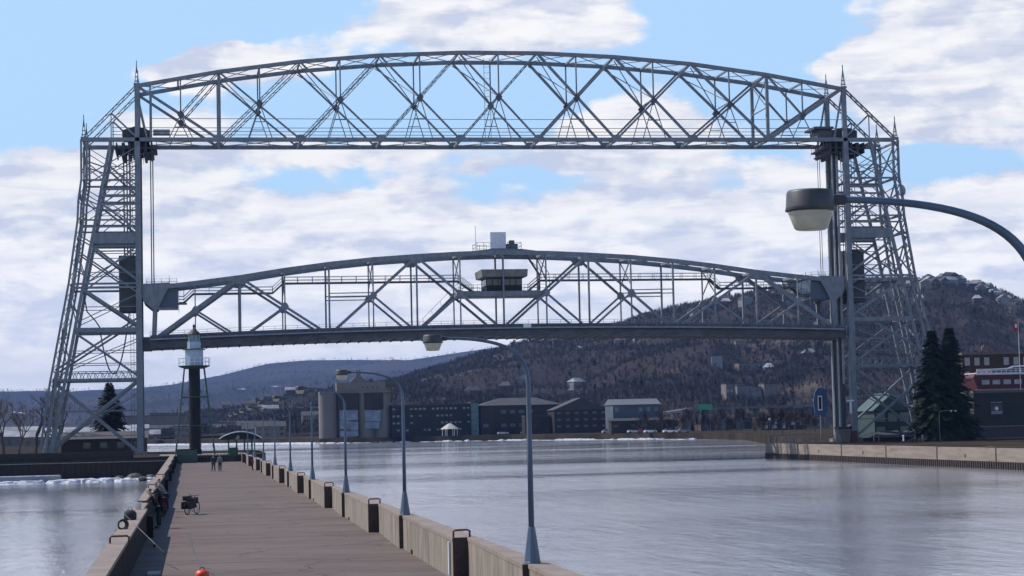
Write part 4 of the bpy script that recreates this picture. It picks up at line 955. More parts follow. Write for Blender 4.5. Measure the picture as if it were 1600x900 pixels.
# ------------------------------------------------------------------ seawall, ice and land at left
sw = empty('seawall', (-40, -45.3, 0)); tag(sw, 'low dark sheet pile seawall closing the water left of the pier', 'seawall')
mb = MB()
for k in range(150): x = -60+k*.7; mb.box(x, x+.35, -.25, .0, -.5, 2.55); mb.box(x+.35, x+.7, -.12, .02, -.5, 2.55)
mb.build('sheet_piles', SHEET, sw)
MB().box(-60, 44.5, -.42, .1, 2.55, 2.70).build('cap_beam', SHEET, sw)
MB().box(-60, 44.5, -.5, -.43, 2.44, 2.54).build('wale', mat('pale_edge', (.22, .21, .20), .8), sw)
MB().box(-60, 40.0, .6, 1.0, 2.6, 3.9).build('back_wall', SHEET, sw)
def ice(name, x0, x1, y0, y1, n, seed, kind_label, hmax=.35, rmax=1.6):
    r = random.Random(seed); mb = MB()
    for i in range(n):
        x = r.uniform(x0, x1); y = r.uniform(y0, y1); rr = r.uniform(.3, rmax); h = r.uniform(.08, hmax); k = r.randint(5, 8); a0 = r.random()*6
        b = [(x+rr*r.uniform(.7, 1.3)*math.cos(a0+2*math.pi*j/k), y+rr*.6*r.uniform(.7, 1.3)*math.sin(a0+2*math.pi*j/k)) for j in range(k)]
        mb.add([(p[0], p[1], -.05) for p in b]+[(x+(p[0]-x)*.72, y+(p[1]-y)*.72, h*r.uniform(.7, 1.1)) for p in b]+[(x, y, h*1.15)],
               [(j, (j+1) % k, k+(j+1) % k, k+j) for j in range(k)]+[(k+j, k+(j+1) % k, 2*k) for j in range(k)])
    o = mb.build(name, SNOW); tag(o, kind_label, 'ice', kind='stuff'); return o
ice('shore_ice', -40, 4.6, -55.0, -46.0, 420, 3, 'broken snow covered ice along the foot of the dark seawall', .45, 1.8)
def shoreice():
    r = random.Random(9); mb = MB(); L = [(63, 531), (134, 465), (178, 334)]
    for i in range(260):
        t = r.random(); a, b = (L[0], L[1]) if t < .35 else (L[1], L[2]); u = r.random(); x = a[0]+(b[0]-a[0])*u-r.uniform(.5, 4); y = a[1]+(b[1]-a[1])*u-r.uniform(.5, 4); rr = r.uniform(.8, 2.2); h = r.uniform(.15, .6)*(1 if math.sin(u*19+t)>-.3 else .3)
        mb.lathe([(rr, -.1), (rr*.8, h*.6), (rr*.2, h)], 6, (x, y, 0))
    for i in range(200):
        x = r.uniform(-60, 60); y = 533+(-x+63)*2.2-r.uniform(2, 30); rr = r.uniform(2, 6); mb.lathe([(rr, -.1), (rr*.8, .35), (rr*.2, .6)], 6, (x, y, 0))
    tag(mb.build('far_ice', SNOW), 'white ice rim along the far harbour shore', 'ice', kind='stuff')
shoreice()
# floating timber slab with snow
fl_ = empty('floating_dock', (-14.0, -49.2, 0)); tag(fl_, 'low grey floating dock dusted with snow in front of the seawall', 'dock')
MB().box(-4.5, 4.5, -1.0, 1.0, .1, .85).build('hull', mat('dock_grey', (.25, .27, .31), .7, (.16, .17, .2), 1, (.3, 1, 4)), fl_); MB().box(-4.4, 4.4, -.95, .95, .85, .95).build('snow_cover', SNOW, fl_)
def boulder(x, y, z, s, seed, label):
    r = random.Random(seed); bm = bmesh.new(); bmesh.ops.create_icosphere(bm, subdivisions=2, radius=s)
    for v in bm.verts: v.co *= r.uniform(.78, 1.15); v.co.z *= .7
    me = bpy.data.meshes.new('boulder'); bm.to_mesh(me); bm.free(); me.materials.append(ROCK); o = bpy.data.objects.new('boulder', me); COL.objects.link(o); o.location = (x, y, z)
    tag(o, label, 'boulder', 'boulders on the ice beside the left parapet'); return o
for k, (x, y, s, l) in enumerate(((.2, -49.5, 1.1, 'largest dark boulder standing in the shore ice'), (2.4, -52, .8, 'boulder between the largest one and the pier parapet'), (-1.7, -51, .7, 'small boulder left of the largest one in the ice'), (3.9, -50, .9, 'boulder touching the pier parapet in the ice'), (1.4, -55, .6, 'low boulder nearest the open water'))): boulder(x, y, .25, s, k, l)
# ------------------------------------------------------------------ trees
def conifer(x, y, z, h, rbase, seed, label, group, ntier=46, m=NEEDLE, open_=1.0):
    r = random.Random(seed); o = empty('spruce_tree', (x, y, z)); tag(o, label, 'tree', group)
    MB().tube([(0, 0, 0), (0, 0, h*.96)], [h*.018, .03], 8).build('trunk', BARK, o)
    mb = MB()
    for i in range(ntier):
        t = (i+.5)/ntier; zz = h*(.05+.94*t); R = rbase*(1-t)**.68*(.74+.4*r.random())+.15
        nb = int(12+12*(1-t))
        for b in range(nb):
            if r.random() > open_: continue
            a = r.random()*2*math.pi; L = R*r.uniform(.65, 1.12); droop = -.22-.25*(1-t)+r.uniform(-.1, .12)
            d = Vector((math.cos(a), math.sin(a), droop)); sd_ = Vector((-math.sin(a), math.cos(a), 0))
            n = max(4, int(L*4.5))
            for k in range(n):
                u = (k+.6)/n; c = Vector((0, 0, zz+r.uniform(-.1, .1)))+d*(L*u)
                s = (.34+.24*(1-u))*(.55+h/34)
                for q in (-1, 1):
                    tip = c+sd_*(q*s*r.uniform(.8, 1.5))+Vector((math.cos(a), math.sin(a), 0))*s*.8+Vector((0, 0, -s*r.uniform(.05, .6)))
                    mb.add([c+Vector((0, 0, .07)), c+d*s*.55-Vector((0, 0, .10)), tip], [(0, 1, 2)])
    mb.build('crown', m, o); return o
conifer(on_y(1460, 640, -14).x, -14, 2.2, on_y(1456, 514, -14).z-2.2, 4.9, 1, 'left one of two tall dark spruces beside the right bridge tower', 'tall spruces by the right tower', 52)
conifer(on_y(1487, 640, -13).x, -13, 2.2, on_y(1484, 510, -13).z-2.2, 4.7, 2, 'right one of two tall dark spruces beside the right bridge tower', 'tall spruces by the right tower', 54)
conifer(on_y(171, 660, 38).x, 38, 2.9, 12.6, 4.8, 3, 'dark spruce seen through the foot of the left bridge tower', None, 40, mat('spruce_brown', (.026, .028, .021), .9, (.018, .02, .015), .8, spec=.1), .9)
def bare_tree(x, y, z, h, seed, label, depth=6):
    r = random.Random(seed); o = empty('bare_tree', (x, y, z)); tag(o, label, 'tree', 'leafless trees left of the bridge')
    trunk = MB(); tw_ = MB()
    def grow(p, d, L, rad, lv):
        q = p+d*L; mid = (p+q)/2+Vector((r.uniform(-1, 1), r.uniform(-1, 1), 0))*L*.05
        (trunk if lv < 2 else tw_).tube([p, mid, q], [rad, rad*.85, rad*.68], 6 if lv < 3 else 3, cap=False)
        if lv >= depth: return
        for k in range(r.choice((2, 3, 3)) if lv < 5 else 3):
            a = r.random()*2*math.pi; t = r.uniform(.28, .72) if lv else r.uniform(.15, .4)
            nd = (d+Vector((math.cos(a), math.sin(a), r.uniform(-.05, .35)))*t*1.3).normalized()
            grow(lerp(p, q, r.uniform(.75, 1)) if k else q, nd, L*r.uniform(.62, .82), rad*.62, lv+1)
    grow(Vector((0, 0, 0)), Vector((r.uniform(-.1, .1), 0, 1)).normalized(), h*.26, h*.021, 0)
    trunk.build('trunk', BARK, o); tw_.build('crown', BARK, o)
for k, (px, Y, h, s, l) in enumerate(((6, 2, 12, 21, 'leafless tree at the left edge of the picture'), (30, -6, 10, 22, 'leafless tree second from the left edge'), (54, 4, 14, 23, 'tallest leafless tree left of the bridge tower'), (-14, 10, 12, 24, 'leafless tree partly cut by the left edge'), (96, 25, 12.5, 25, 'leafless tree behind the outer legs of the left tower'), (70, 16, 11, 26, 'leafless shrubby tree just left of the tower legs'))):
    bare_tree(on_y(px, 690, Y).x, Y, 2.9, h, s, l)
# ------------------------------------------------------------------ buildings
def building(name, x0, x1, y0, y1, z0, z1, wm, label, roof='flat', rm=None, wins=None, ridge=2.0, group=None, cat='building', rz=0):
    cx, cy = (x0+x1)/2, (y0+y1)/2; w, d, h = (x1-x0)/2, (y1-y0)/2, z1-z0
    o = empty(name, (cx, cy, z0), rz); tag(o, label, cat, group); rm = rm or mat('roof_dark', (.05, .048, .05), .85, (.035, .033, .035), .4)
    MB().box(-w, w, -d, d, 0, h).build('wall', wm, o)
    if roof == 'flat': MB().box(-w-.15, w+.15, -d-.15, d+.15, h, h+.45).build('roof', rm, o)
    elif roof == 'gable_x':   # ridge runs left-right
        MB().add([(-w-.4, -d-.5, h-.1), (w+.4, -d-.5, h-.1), (w+.4, d+.5, h-.1), (-w-.4, d+.5, h-.1), (-w-.4, 0, h+ridge), (w+.4, 0, h+ridge)], [(0, 3, 2, 1), (0, 1, 5, 4), (2, 3, 4, 5), (3, 0, 4), (1, 2, 5)]).build('roof', rm, o)
    elif roof == 'gable_y':
        MB().add([(-w-.5, -d-.4, h-.1), (w+.5, -d-.4, h-.1), (w+.5, d+.4, h-.1), (-w-.5, d+.4, h-.1), (0, -d-.4, h+ridge), (0, d+.4, h+ridge)], [(0, 3, 2, 1), (1, 2, 5, 4), (3, 0, 4, 5), (0, 1, 4), (2, 3, 5)]).build('roof', rm, o)
    elif roof == 'hip':
        MB().add([(-w-.5, -d-.5, h-.1), (w+.5, -d-.5, h-.1), (w+.5, d+.5, h-.1), (-w-.5, d+.5, h-.1), (-w*.45, 0, h+ridge), (w*.45, 0, h+ridge)], [(0, 3, 2, 1), (0, 1, 5, 4), (2, 3, 4, 5), (3, 0, 4), (1, 2, 5)]).build('roof', rm, o)
    if wins:
        nx, nz, ww, wh, wm2, zo, keep = wins; r = random.Random(int(x0*7))
        for i in range(nx):
            for j in range(nz):
                if r.random() > keep: continue
                x = -w+(2*w)*(i+.5)/nx; z = zo+(h-zo)*(j+.5)/nz-wh/2
                MB().box(x-ww/2, x+ww/2, -d-.06, -d+.02, z, z+wh).build('window', wm2, o)
    return o
BR = mat('brick_dark', (.075, .040, .032), .9, (.055, .03, .026), 1.5); DKW = mat('dark_wall', (.048, .036, .034), .9, (.034, .027, .028), .3, spec=.1); DKW2 = mat('dark_teal_wall', (.030, .032, .034), .9, (.022, .024, .027), .3, spec=.1)
TAN = mat('tan_wall', (.17, .145, .12), .9, (.13, .11, .095), .4); GRW = mat('grey_wall', (.15, .15, .165), .9, (.11, .11, .125), .3); BLUEB = mat('blue_wall', (.065, .09, .115), .8, (.045, .065, .085), .1)
SILO = mat('silo_concrete', (.17, .155, .145), .9, (.125, .115, .11), .2, (1, 1, .2)); SNOWROOF = mat('snow_roof', (.30, .315, .34), .9, (.16, .16, .17), .12, lo=.42, hi=.58)
# grain silos
si = empty('grain_silos', (72, 505, 2.2)); tag(si, 'pale grey grain silos with a head house and blue lower panels on the far shore', 'silos')
for k, (x, r_, h) in enumerate(((-7.3, 3.9, 18.3), (.6, 4.1, 18.3), (8.0, 3.9, 18.3), (14.6, 3.6, 17.5))):
    MB().lathe([(r_, 0), (r_, h)], 24, (x, 0, 0)).build('silo', SILO, si, smooth=False)
MB().box(-11, 18, -4, 4, 18.2, 19.0).build('roof_slab', SILO, si); MB().box(-4, 16, -3.2, 3.2, 19.0, 22.6).build('head_house', mat('tan_metal', (.17, .15, .125), .8), si)
MB().prism_y([(1.5, 22.6), (8.5, 22.6), (6.2, 24.9), (3.8, 24.9)], -2, 2).build('elevator_leg', SILO, si); MB().box(4, 6, -1, 1, 24.9, 27.5).build('elevator_top', SILO, si)
for x0, x1, z0_, z1_ in ((-3.0, 4.4, 7.2, 11.2), (-3.0, 1.0, 3.8, 7.0), (1.2, 4.4, 3.0, 6.6), (-3.0, 4.4, .6, 2.8), (7.2, 13.6, 6.5, 11.0), (7.2, 13.0, 3.6, 6.3)): MB().box(x0, x1, -4.7, -4.15, z0_, z1_).build('panel', mat('panel_blue', (.20, .25, .32), .7, (.12, .15, .20), .35), si)
for x0, x1 in ((-3.2, 4.6), (7.0, 14.8)): MB().box(x0, x1, -4.3, -4.05, 11.5, 18.1).build('recess_shade', DKW, si)  # flat dark sheets painting in the shade between the silos
for k in range(4): MB().box(6.2+k*2, 7.0+k*2, -3.27, -3.2, 20, 20.9).build('window', GLASS, si)
building('hotel', 90, 122.5, 500, 514, 2.2, 14.8, DKW2, 'long dark four storey waterfront hotel with rows of pale windows', wins=(18, 4, 1.1, .8, mat('hotel_window', (.18, .20, .21), .4, (.08, .09, .10), .5), 1.2, .6))
building('stair_tower', 122.6, 125.6, 499, 509, 2.2, 15.4, mat('teal_glass', (.07, .17, .17), .4, (.04, .10, .11), .8), 'narrow teal glass stair tower at the right end of the dark hotel', cat='tower')
building('warehouse', 126.5, 160, 498, 520, 2.2, 14.2, DKW, 'wide dark convention hall with a shallow roof right of the hotel', 'hip', ridge=3.0, wins=(9, 2, 2.2, 1.4, mat('dim_window', (.09, .10, .11), .4), 1, .7))
building('gabled_hall', on_y(866, 650, 470).x, on_y(950, 650, 470).x, 470, 485, 2.2, 11.6, DKW, 'dark timber gabled waterfront hall facing the harbour', 'gable_y', ridge=4.6, wins=(6, 3, 1.6, .9, MATS['dim_window'], 1.5, .9))
building('annex', 141, 151, 476, 484, 2.2, 9.2, DKW, 'dark low annex between the convention hall and the gabled hall', 'flat')
aq = building('aquarium', 160.5, 178, 398, 412, 2.2, 12.6, BLUEB, 'blue and grey waterfront building with a slanted metal roof', 'gable_x', mat('metal_roof', (.13, .14, .155), .8), (6, 2, 1.3, 1.5, MATS['hotel_window'], 3, .7), 2.0)
building('quay_shed', 158.5, 181, 392, 397, 2.2, 6.8, DKW, 'low dark shed on the far shore in front of the blue building', 'gable_x', None, (7, 1, 1.4, .9, GLASS, .8, .9), .8)
ramp = building('ramp_house', 96, 104, 560, 572, 2.2, 7.8, TAN, 'small tan building tucked beside the silos', 'flat')
def tent(x, y, label):
    o = empty('gazebo', (x, y, 2.2)); tag(o, label, 'gazebo')
    for a in range(6):
        t = a*math.pi/3; MB().tube([(3*math.cos(t), 3*math.sin(t), 0), (3*math.cos(t), 3*math.sin(t), 2.8)], .12, 6).build('post', WHITE, o)
    MB().lathe([(3.9, 2.7), (3.8, 2.85), (1.2, 4.6), (.1, 5.1)], 8).build('roof', mat('cream_roof', (.5, .46, .38), .7), o)
tent(on_y(703, 680, 488).x, 488, 'white peaked gazebo on the lawn before the dark hotel')
# highway ramp and green sign
hw = empty('highway_viaduct', (0, 0, 0)); tag(hw, 'pale elevated highway ramp climbing right behind the blue building', 'viaduct')
A = on_y(985, 653, 440); B = on_y(1075, 640, 420); C3 = on_y(1290, 633, 400)
for p, q in ((A, B), (B, C3)): MB().bar(p, q, .9, 8, up=(0, 1, 0)).build('deck_beam', GRW, hw)
for k in range(9): p = lerp(B, C3, k/8); MB().box(p.x-.6, p.x+.6, p.y-2, p.y+2, 1.5, p.z-.45).build('pier_column', GRW, hw)
gs = on_y(1102, 636, 398); o = empty('road_sign', (gs.x, 398, 2.2)); tag(o, 'green highway sign standing on the distant ramp', 'sign')
MB().box(-2.5, 2.5, -.1, .1, gs.z-2.2-1.0, gs.z-2.2+1.0).build('sign_panel', mat('sign_green', (.02, .32, .18), .5), o)
for s in (-1.8, 1.8): MB().tube([(s, .2, 0), (s, .2, gs.z-2.2+.8)], .12, 6).build('post', RAIL, o)
# city buildings below the hill
r = random.Random(5)
CITY = [(560, 660, 600, GRW), (1012, 655, 560, BR), (1040, 660, 520, DKW), (1150, 655, 520, DKW), (1165, 603, 900, GRW), (1149, 600, 905, TAN), (1182, 605, 900, GRW), (1205, 600, 900, TAN), (1240, 640, 480, BR), (1262, 655, 430, TAN), (1225, 665, 400, DKW), (1085, 668, 480, DKW), (1120, 662, 470, BR), (655, 610, 1500, TAN), (1170, 568, 1150, TAN), (1192, 566, 1160, GRW), (1265, 566, 1150, GRW), (1218, 577, 1100, GRW), (1252, 577, 1100, GRW)]
words = ['grey', 'brick', 'dark', 'tan']
for k, (px, py, D, m) in enumerate(CITY):
    p = at_dist(px, py, D+331); w = r.uniform(9, 17) if D < 700 else r.uniform(6, 12); w *= 1+(D > 1000)*.6
    cn_ = {'grey_wall': 'grey', 'brick_dark': 'brick', 'dark_wall': 'dark', 'tan_wall': 'tan'}[m.name]
    zb = 2.0 if D < 1000 else max(2, p.z-14)
    building('town_building', p.x-w/2, p.x+w/2, p.y, p.y+12, zb, max(p.z, 6.5), m, '%s block of flats in the town below the hill, %s' % (cn_, ['left of the others', 'behind the blue building', 'behind the highway ramp', 'right of the green sign', 'with tall pale bays', 'left of the tall pale one', 'third of the pale row', 'last of the pale row', 'near the right tower', 'beside the blue panel', 'by the right quay', 'under the ramp', 'before the green sign', 'high above the hotel', 'halfway up the slope', 'right of the mid slope one', 'above the right quay', 'lower mid slope', 'lowest pale slope'][k]),
             'flat', None, (5, 3, 1.2, 1.5, PALEGL if k % 5 == 0 else GLASS, 1, .8))
# hillside houses
hcols = [(mat('house_white', (.27, .27, .275), .9, spec=0.1), 'white'), (mat('house_grey', (.17, .175, .19), .9, spec=0.1), 'grey'), (mat('house_cream', (.24, .21, .17), .9, spec=0.1), 'cream'), (BR, 'brick')]
roofs = [(SNOWROOF, 'snowy'), (MATS['roof_dark'], 'dark'), (mat('roof_brown', (.12, .07, .05), .9), 'brown')]
rh = random.Random(12); r2 = random.Random(44)
X_, Y_, Z_, S_, T_, xx_ = HILLS['near_hills']
spots = [(1485, .72), (1500, .72), (1512, .73), (1535, .74), (1560, .72), (1440, .66), (1450, .67), (1462, .66), (1475, .66), (1430, .86), (1490, .87), (1505, .88), (1525, .88), (1545, .86), (1560, .88), (1480, .9), (1330, .8), (1345, .74), (1360, .74), (1320, .66), (1335, .62), (1350, .58), (1370, .7), (1300, .7), (1385, .6), (1210, .55), (1160, .42), (1175, .44), (1150, .40), (1190, .43), (1230, .5), (955, .52), (970, .52), (945, .5), (1120, .3), (1080, .28), (1000, .6), (850, .5), (740, .3), (765, .33), (790, .3), (1260, .35), (1280, .42), (1400, .5), (1415, .42), (1130, .6), (1060, .55), (1425, .72), (1455, .78), (1520, .82), (1575, .78), (1590, .86), (1310, .9), (1380, .92), (1405, .84), (1340, .9), (1290, .82), (1010, .35), (900, .35), (870, .7), (820, .4), (1245, .72)]
HH = []
spots += [(r2.uniform(1420, 1585), r2.uniform(.55, .86)) for _ in range(26)]+[(r2.uniform(1130, 1290), r2.uniform(.25, .7)) for _ in range(12)]+[(r2.uniform(820, 1130), r2.uniform(.25, .8)) for _ in range(5)]+[(r2.uniform(1300, 1430), r2.uniform(.4, .85)) for _ in range(14)]
spots = [(s_[0], min(s_[1], .80)) for k_, s_ in enumerate(spots) if s_[1] > .58 or k_ % 2 == 0]
for k, (px, t) in enumerate(spots):
    i = int(np.argmin(abs(xx_-px-rh.uniform(-4, 4)))); j = int(np.argmin(abs(T_-t)))
    p = Vector((X_[i, j], Y_[i, j], Z_[i, j])); w = rh.uniform(3.2, 5.5)*(1.0 if k > 5 else 1.4)*(1 if k < 66 else .85); h = rh.uniform(4, 6)+4; hm, hc = rh.choice(hcols); rm, rc = rh.choice(roofs[:2] if k % 3 else roofs)
    o = building('hillside_house', p.x-w, p.x+w, p.y-4, p.y+5, p.z-3, p.z+h-3, hm, '', rh.choice(('gable_x', 'gable_y', 'hip')), rm, None, 3.0, group='%s houses with %s roofs on the hillside' % (hc, rc), cat='house', rz=rh.uniform(-.5, .5)); HH.append((o, hc, rc))
def ordinal(n):
    w = ['', 'first', 'second', 'third', 'fourth', 'fifth', 'sixth', 'seventh', 'eighth', 'ninth', 'tenth', 'eleventh', 'twelfth', 'thirteenth', 'fourteenth', 'fifteenth', 'sixteenth', 'seventeenth', 'eighteenth', 'nineteenth', 'twentieth']
    return w[n] if n <= 20 else ('twenty-'+w[n-20] if n < 30 else 'thirty-'+w[n-30])
for hc in ('white', 'grey', 'cream', 'brick'):
    for rc in ('snowy', 'dark', 'brown'):
        q = sorted([o for o, a_, b_ in HH if a_ == hc and b_ == rc], key=lambda o: math.atan2(o.location.x-CAM.x, o.location.y-CAM.y))
        for n_, o in enumerate(q): o['label'] = '%s hillside house with %s roof, %s of its kind from the left' % (hc, rc, ordinal(n_+1))
# low houses and sheds on the spit, left
sp = [(12, 682, 430, 7, 4.2), (40, 684, 330, 6, 3.6), (70, 686, 260, 5.5, 3.4), (100, 682, 380, 8, 4.4), (160, 681, 330, 6, 4.2), (185, 682, 300, 5, 3.8), (245, 668, 900, 18, 14), (275, 664, 980, 16, 16), (262, 684, 880, 14, 6), (300, 668, 1000, 14, 13), (325, 682, 940, 18, 6), (350, 676, 1000, 20, 8), (30, 676, 640, 10, 6), (125, 676, 620, 12, 6), (380, 672, 1000, 20, 9), (200, 676, 700, 10, 6)]
lab = ['snow roofed house at the left edge', 'low house behind the second bare tree', 'low shed between the bare trees', 'wide snow roofed house behind the tower legs', 'snow roofed house left of the spruce', 'low house right of the spruce', 'tan industrial block right of the left tower', 'tall tan mill block left of the lighthouse', 'long low shed below the tan blocks', 'grey mill block just behind the lighthouse', 'low quay shed right of the lighthouse', 'long shed behind the pier shelter', 'distant snow roofed house far left', 'distant snow roofed house behind the tower', 'wide far shed behind the small lamps', 'distant low house behind the spruce']
for k, (px, py, D, w, h) in enumerate(sp):
    p = at_dist(px, py, D+331); big = k in (6, 7, 9)
    z0 = 2.4
    building('spit_building' if big else 'low_house', p.x-w, p.x+w, p.y-5, p.y+6, z0, z0+h*(1 if not big else .95), TAN if k in (6, 7, 8, 11) else (GRW if k % 2 else mat('house_cream', (0, 0, 0))), lab[k], 'flat' if big or k == 14 else 'gable_x', (SNOWROOF if k not in (8, 10, 11, 13, 14) else mat('roof_grey', (.10, .10, .11), .9, spec=0.0)) if not big else None, (6, 3, 1.5, 1.6, GLASS, 1, .6) if big else (4, 1, 1, 1.1, GLASS, .3, 1), 1.8, cat='building' if big else 'house')
r3 = random.Random(31)
lowc = [(GRW, 'grey'), (TAN, 'tan'), (BR, 'brick'), (hcols[2][0], 'pale')]
FT = []
for k in range(44):
    px = r3.uniform(236, 500); D = r3.uniform(1050, 1900); m_, w_ = r3.choice(lowc); p = at_dist(px, 672, D); t_ = (D-1150)/1150.0
    i = int(np.argmin(abs(xx_-px))); j = int(np.argmin(abs(T_-max(0, t_)))); zz = max(2.0, Z_[i, j]) if D > 1150 else 2.0; w = r3.uniform(3, 8); h = r3.uniform(3, 7.5)
    o = building('distant_building', p.x-w, p.x+w, p.y, p.y+10, zz-3, zz+h, m_, '', 'flat' if k % 3 else 'gable_x', SNOWROOF if k % 4 == 0 else None, (4, 2, 1.6, 1.4, GLASS, 3.5, .7), 2.5, group='%s buildings of the town low on the far left slope' % w_); FT.append((o, w_))
for w_ in ('grey', 'tan', 'brick', 'pale'):
    for n_, o in enumerate(sorted([o for o, b_ in FT if b_ == w_], key=lambda o: math.atan2(o.location.x-CAM.x, o.location.y-CAM.y))): o['label'] = 'distant %s building low on the left slope, %s of its colour from the left' % (w_, ordinal(n_+1))
building('tower_shed', on_y(96, 690, 18).x, on_y(228, 690, 18).x, 18, 30, 2.9, 5.6, mat('shed_dark', (.05, .045, .045), .9), 'long dark low roofed shed under the left bridge tower', 'gable_x', mat('shed_roof', (.07, .065, .068), .9), (5, 1, 1.2, 1.0, GLASS, .3, .7), 1.1, cat='shed')
# ------------------------------------------------------------------ right quay, colours lowered to carry cloud shade
qx = 100.72
qw = empty('quay_wall', (qx, -100, 0)); tag(qw, 'long tan concrete quay wall above rusty sheet piling on the right side of the canal', 'quay wall')
QC = mat('quay_concrete', (.25, .205, .165), .85, (.19, .155, .125), .7, (1, .3, 3), .3, col3=(.13, .10, .085), scale3=.5, lo3=.55, hi3=.75)  # concrete tone lowered for the cloud shade on this side
ys = [-8.05, -25.6, -47, -66, -85, -104, -123, -142, -161, -180, -199, -218]
for k, (a, b) in enumerate(zip(ys, ys[1:])):
    MB().box(-.45, .45, b+100+.12, a+100-.12, .85, 2.42).build('wall_panel', QC, qw)
    MB().box(-.50, .40, b+100-.22, b+100+.10, .2, 2.44).build('joint_post', RECESS, qw)
    MB().box(-.47, -.44, (a+b)/2+100-.25, (a+b)/2+100+.25, 1.2, 1.6).build('scupper', RECESS, qw) if k % 2 == 0 or k < 3 else None
mb = MB()
for k in range(300): y = 92-k*.7; mb.box(-.62, -.3, y-.4, y-.05, -.6, .84); mb.box(-.5, -.3, y-.05, y+.3, -.6, .84)
mb.build('sheet_piling', mat('piling_rust', (.06, .035, .028), .85, (.03, .022, .02), 1.2), qw)
mb = MB(); mb.box(-.4, 12, 91.7, 92.2, .85, 2.42); mb.build('end_wall', QC, qw)
mb = MB()
for k in range(12):
    x = k*1.1; mb.bar((x, 91.5, 2.2), (x, 91.5, 3.5), .07)
for z in (2.8, 3.4): mb.bar((0, 91.5, z), (12.1, 91.5, z), .06)
mb.build('end_railing', RAIL, qw)
# things on the right quay
def dist_building(name, px0, px1, py_top, Y, d, z0, m, label, **k):
    a = on_y(px0, py_top, Y); b = on_y(px1, py_top, Y); return building(name, a.x, b.x, Y, Y+d, z0, b.z, m, label, **k)
dist_building('visitor_centre', 1366, 1422, 640, 16, 9, 2.2, mat('teal_wall', (.028, .055, .053), .8, (.02, .038, .038), .6), 'teal glass fronted visitor building behind the foot of the right tower', roof='gable_y', rm=mat('teal_roof', (.055, .10, .095), .8), ridge=3.0, wins=(3, 2, 1.6, 1.6, mat('pale_teal_glass', (.15, .21, .205), .4), .3, .9))
dist_building('pavilion', 1362, 1452, 681, 2, 7, 2.2, DKW, 'long low dark roofed pavilion at the foot of the right tower', roof='hip', ridge=1.0)
dist_building('brick_building', 1503, 1640, 552, 74, 14, 2.2, BR, 'brick building with a pale cornice behind the red ship', roof='flat', rm=mat('cornice', (.18, .14, .12), .8), wins=(9, 5, 1.1, 1.6, mat('pale_window', (.42, .40, .36), .4), 2, .9))
bb_ = on_y(1541, 546, 73.5); o = tag(MB().prism_y([(-1.1, 0), (1.1, 0), (1.1, .6), (.6, 1.25), (-.6, 1.25), (-1.1, .6)], -.2, .2).build('arched_pediment', MATS['cornice']), 'small arched pediment above the brick building cornice', 'ornament'); o.location = (bb_.x, 73.4, bb_.z-.3)
# red ship with white rails
Ys = 50
a = on_y(1508, 600, Ys); rs = empty('red_ship', (a.x, Ys, 2.2)); tag(rs, 'red ship with a row of pale windows and white deck rails behind the sign building', 'ship')
z0 = 2.2
def sz(py): return on_y(1560, py, Ys).z-2.2
HULLR = mat('ship_red', (.10, .014, .018), .7, (.07, .012, .016), .5)  # red darkened to hold the cloud shade over the ship
MB().prism_y([(1.5, sz(628)), (24, sz(628)), (26, sz(590)), (0.2, sz(584)), (-.3, sz(590))], -5, 5).build('hull', HULLR, rs)
MB().box(.3, 26, -5.1, 5.1, sz(586), sz(583)).build('deck_edge', WHITE, rs)
MB().box(4, 22, -3.5, 3.5, sz(586)+.1, sz(577)).build('deckhouse', mat('ship_dark', (.08, .03, .035), .6), rs)
for k in range(7): MB().box(1.4+k*2.2, 2.9+k*2.2, -5.14, -4.98, sz(601), sz(594)).build('window', PALEGL, rs)
MB().box(.2, 25, -5.13, -4.99, sz(611), sz(608)).build('rubbing_strake', mat('strake', (.33, .22, .18), .6), rs)
mb = MB()
for k in range(24): mb.bar((.5+k, -4.9, sz(584)), (.5+k, -4.9, sz(577)), .07)
for py in (577, 580): mb.bar((.5, -4.9, sz(py)), (24, -4.9, sz(py)), .07)
mb.tube([(.5, -4.9, sz(579)), (7, -4.8, sz(577)), (8, -4.8, sz(574)), (11, -4.8, sz(573)), (14, -4.8, sz(577))], .16, 6)
mb.build('deck_rail', WHITE, rs)
fp = on_y(1588, 560, 46); o = empty('flagpole', (fp.x, 44.5, 2.2)); tag(o, 'white flagpole flying a small red and white flag above the ship', 'flagpole')
ft = on_y(1588, 503, 46).z-2.2
MB().tube([(0, 0, 0), (0, 0, ft)], [.09, .05], 8).build('pole', WHITE, o)
mb = MB(); NX = 8
vs_ = []; 
for i in range(NX+1):
    for j in (0, 1): vs_.append((-1.1*i/NX, .12*math.sin(i*1.3), ft-.2-1.7*j-.1*i/NX))
mb.add(vs_, [(2*i, 2*i+1, 2*i+3, 2*i+2) for i in range(NX)]); fo = mb.build('flag', mat('flag_red', (.55, .03, .04), .8), o); so_ = fo.modifiers.new('t', 'SOLIDIFY'); so_.thickness = .03
MB().box(-.75, -.3, -.17, -.13, ft-1.2, ft-.5).build('flag_emblem', WHITE, o)
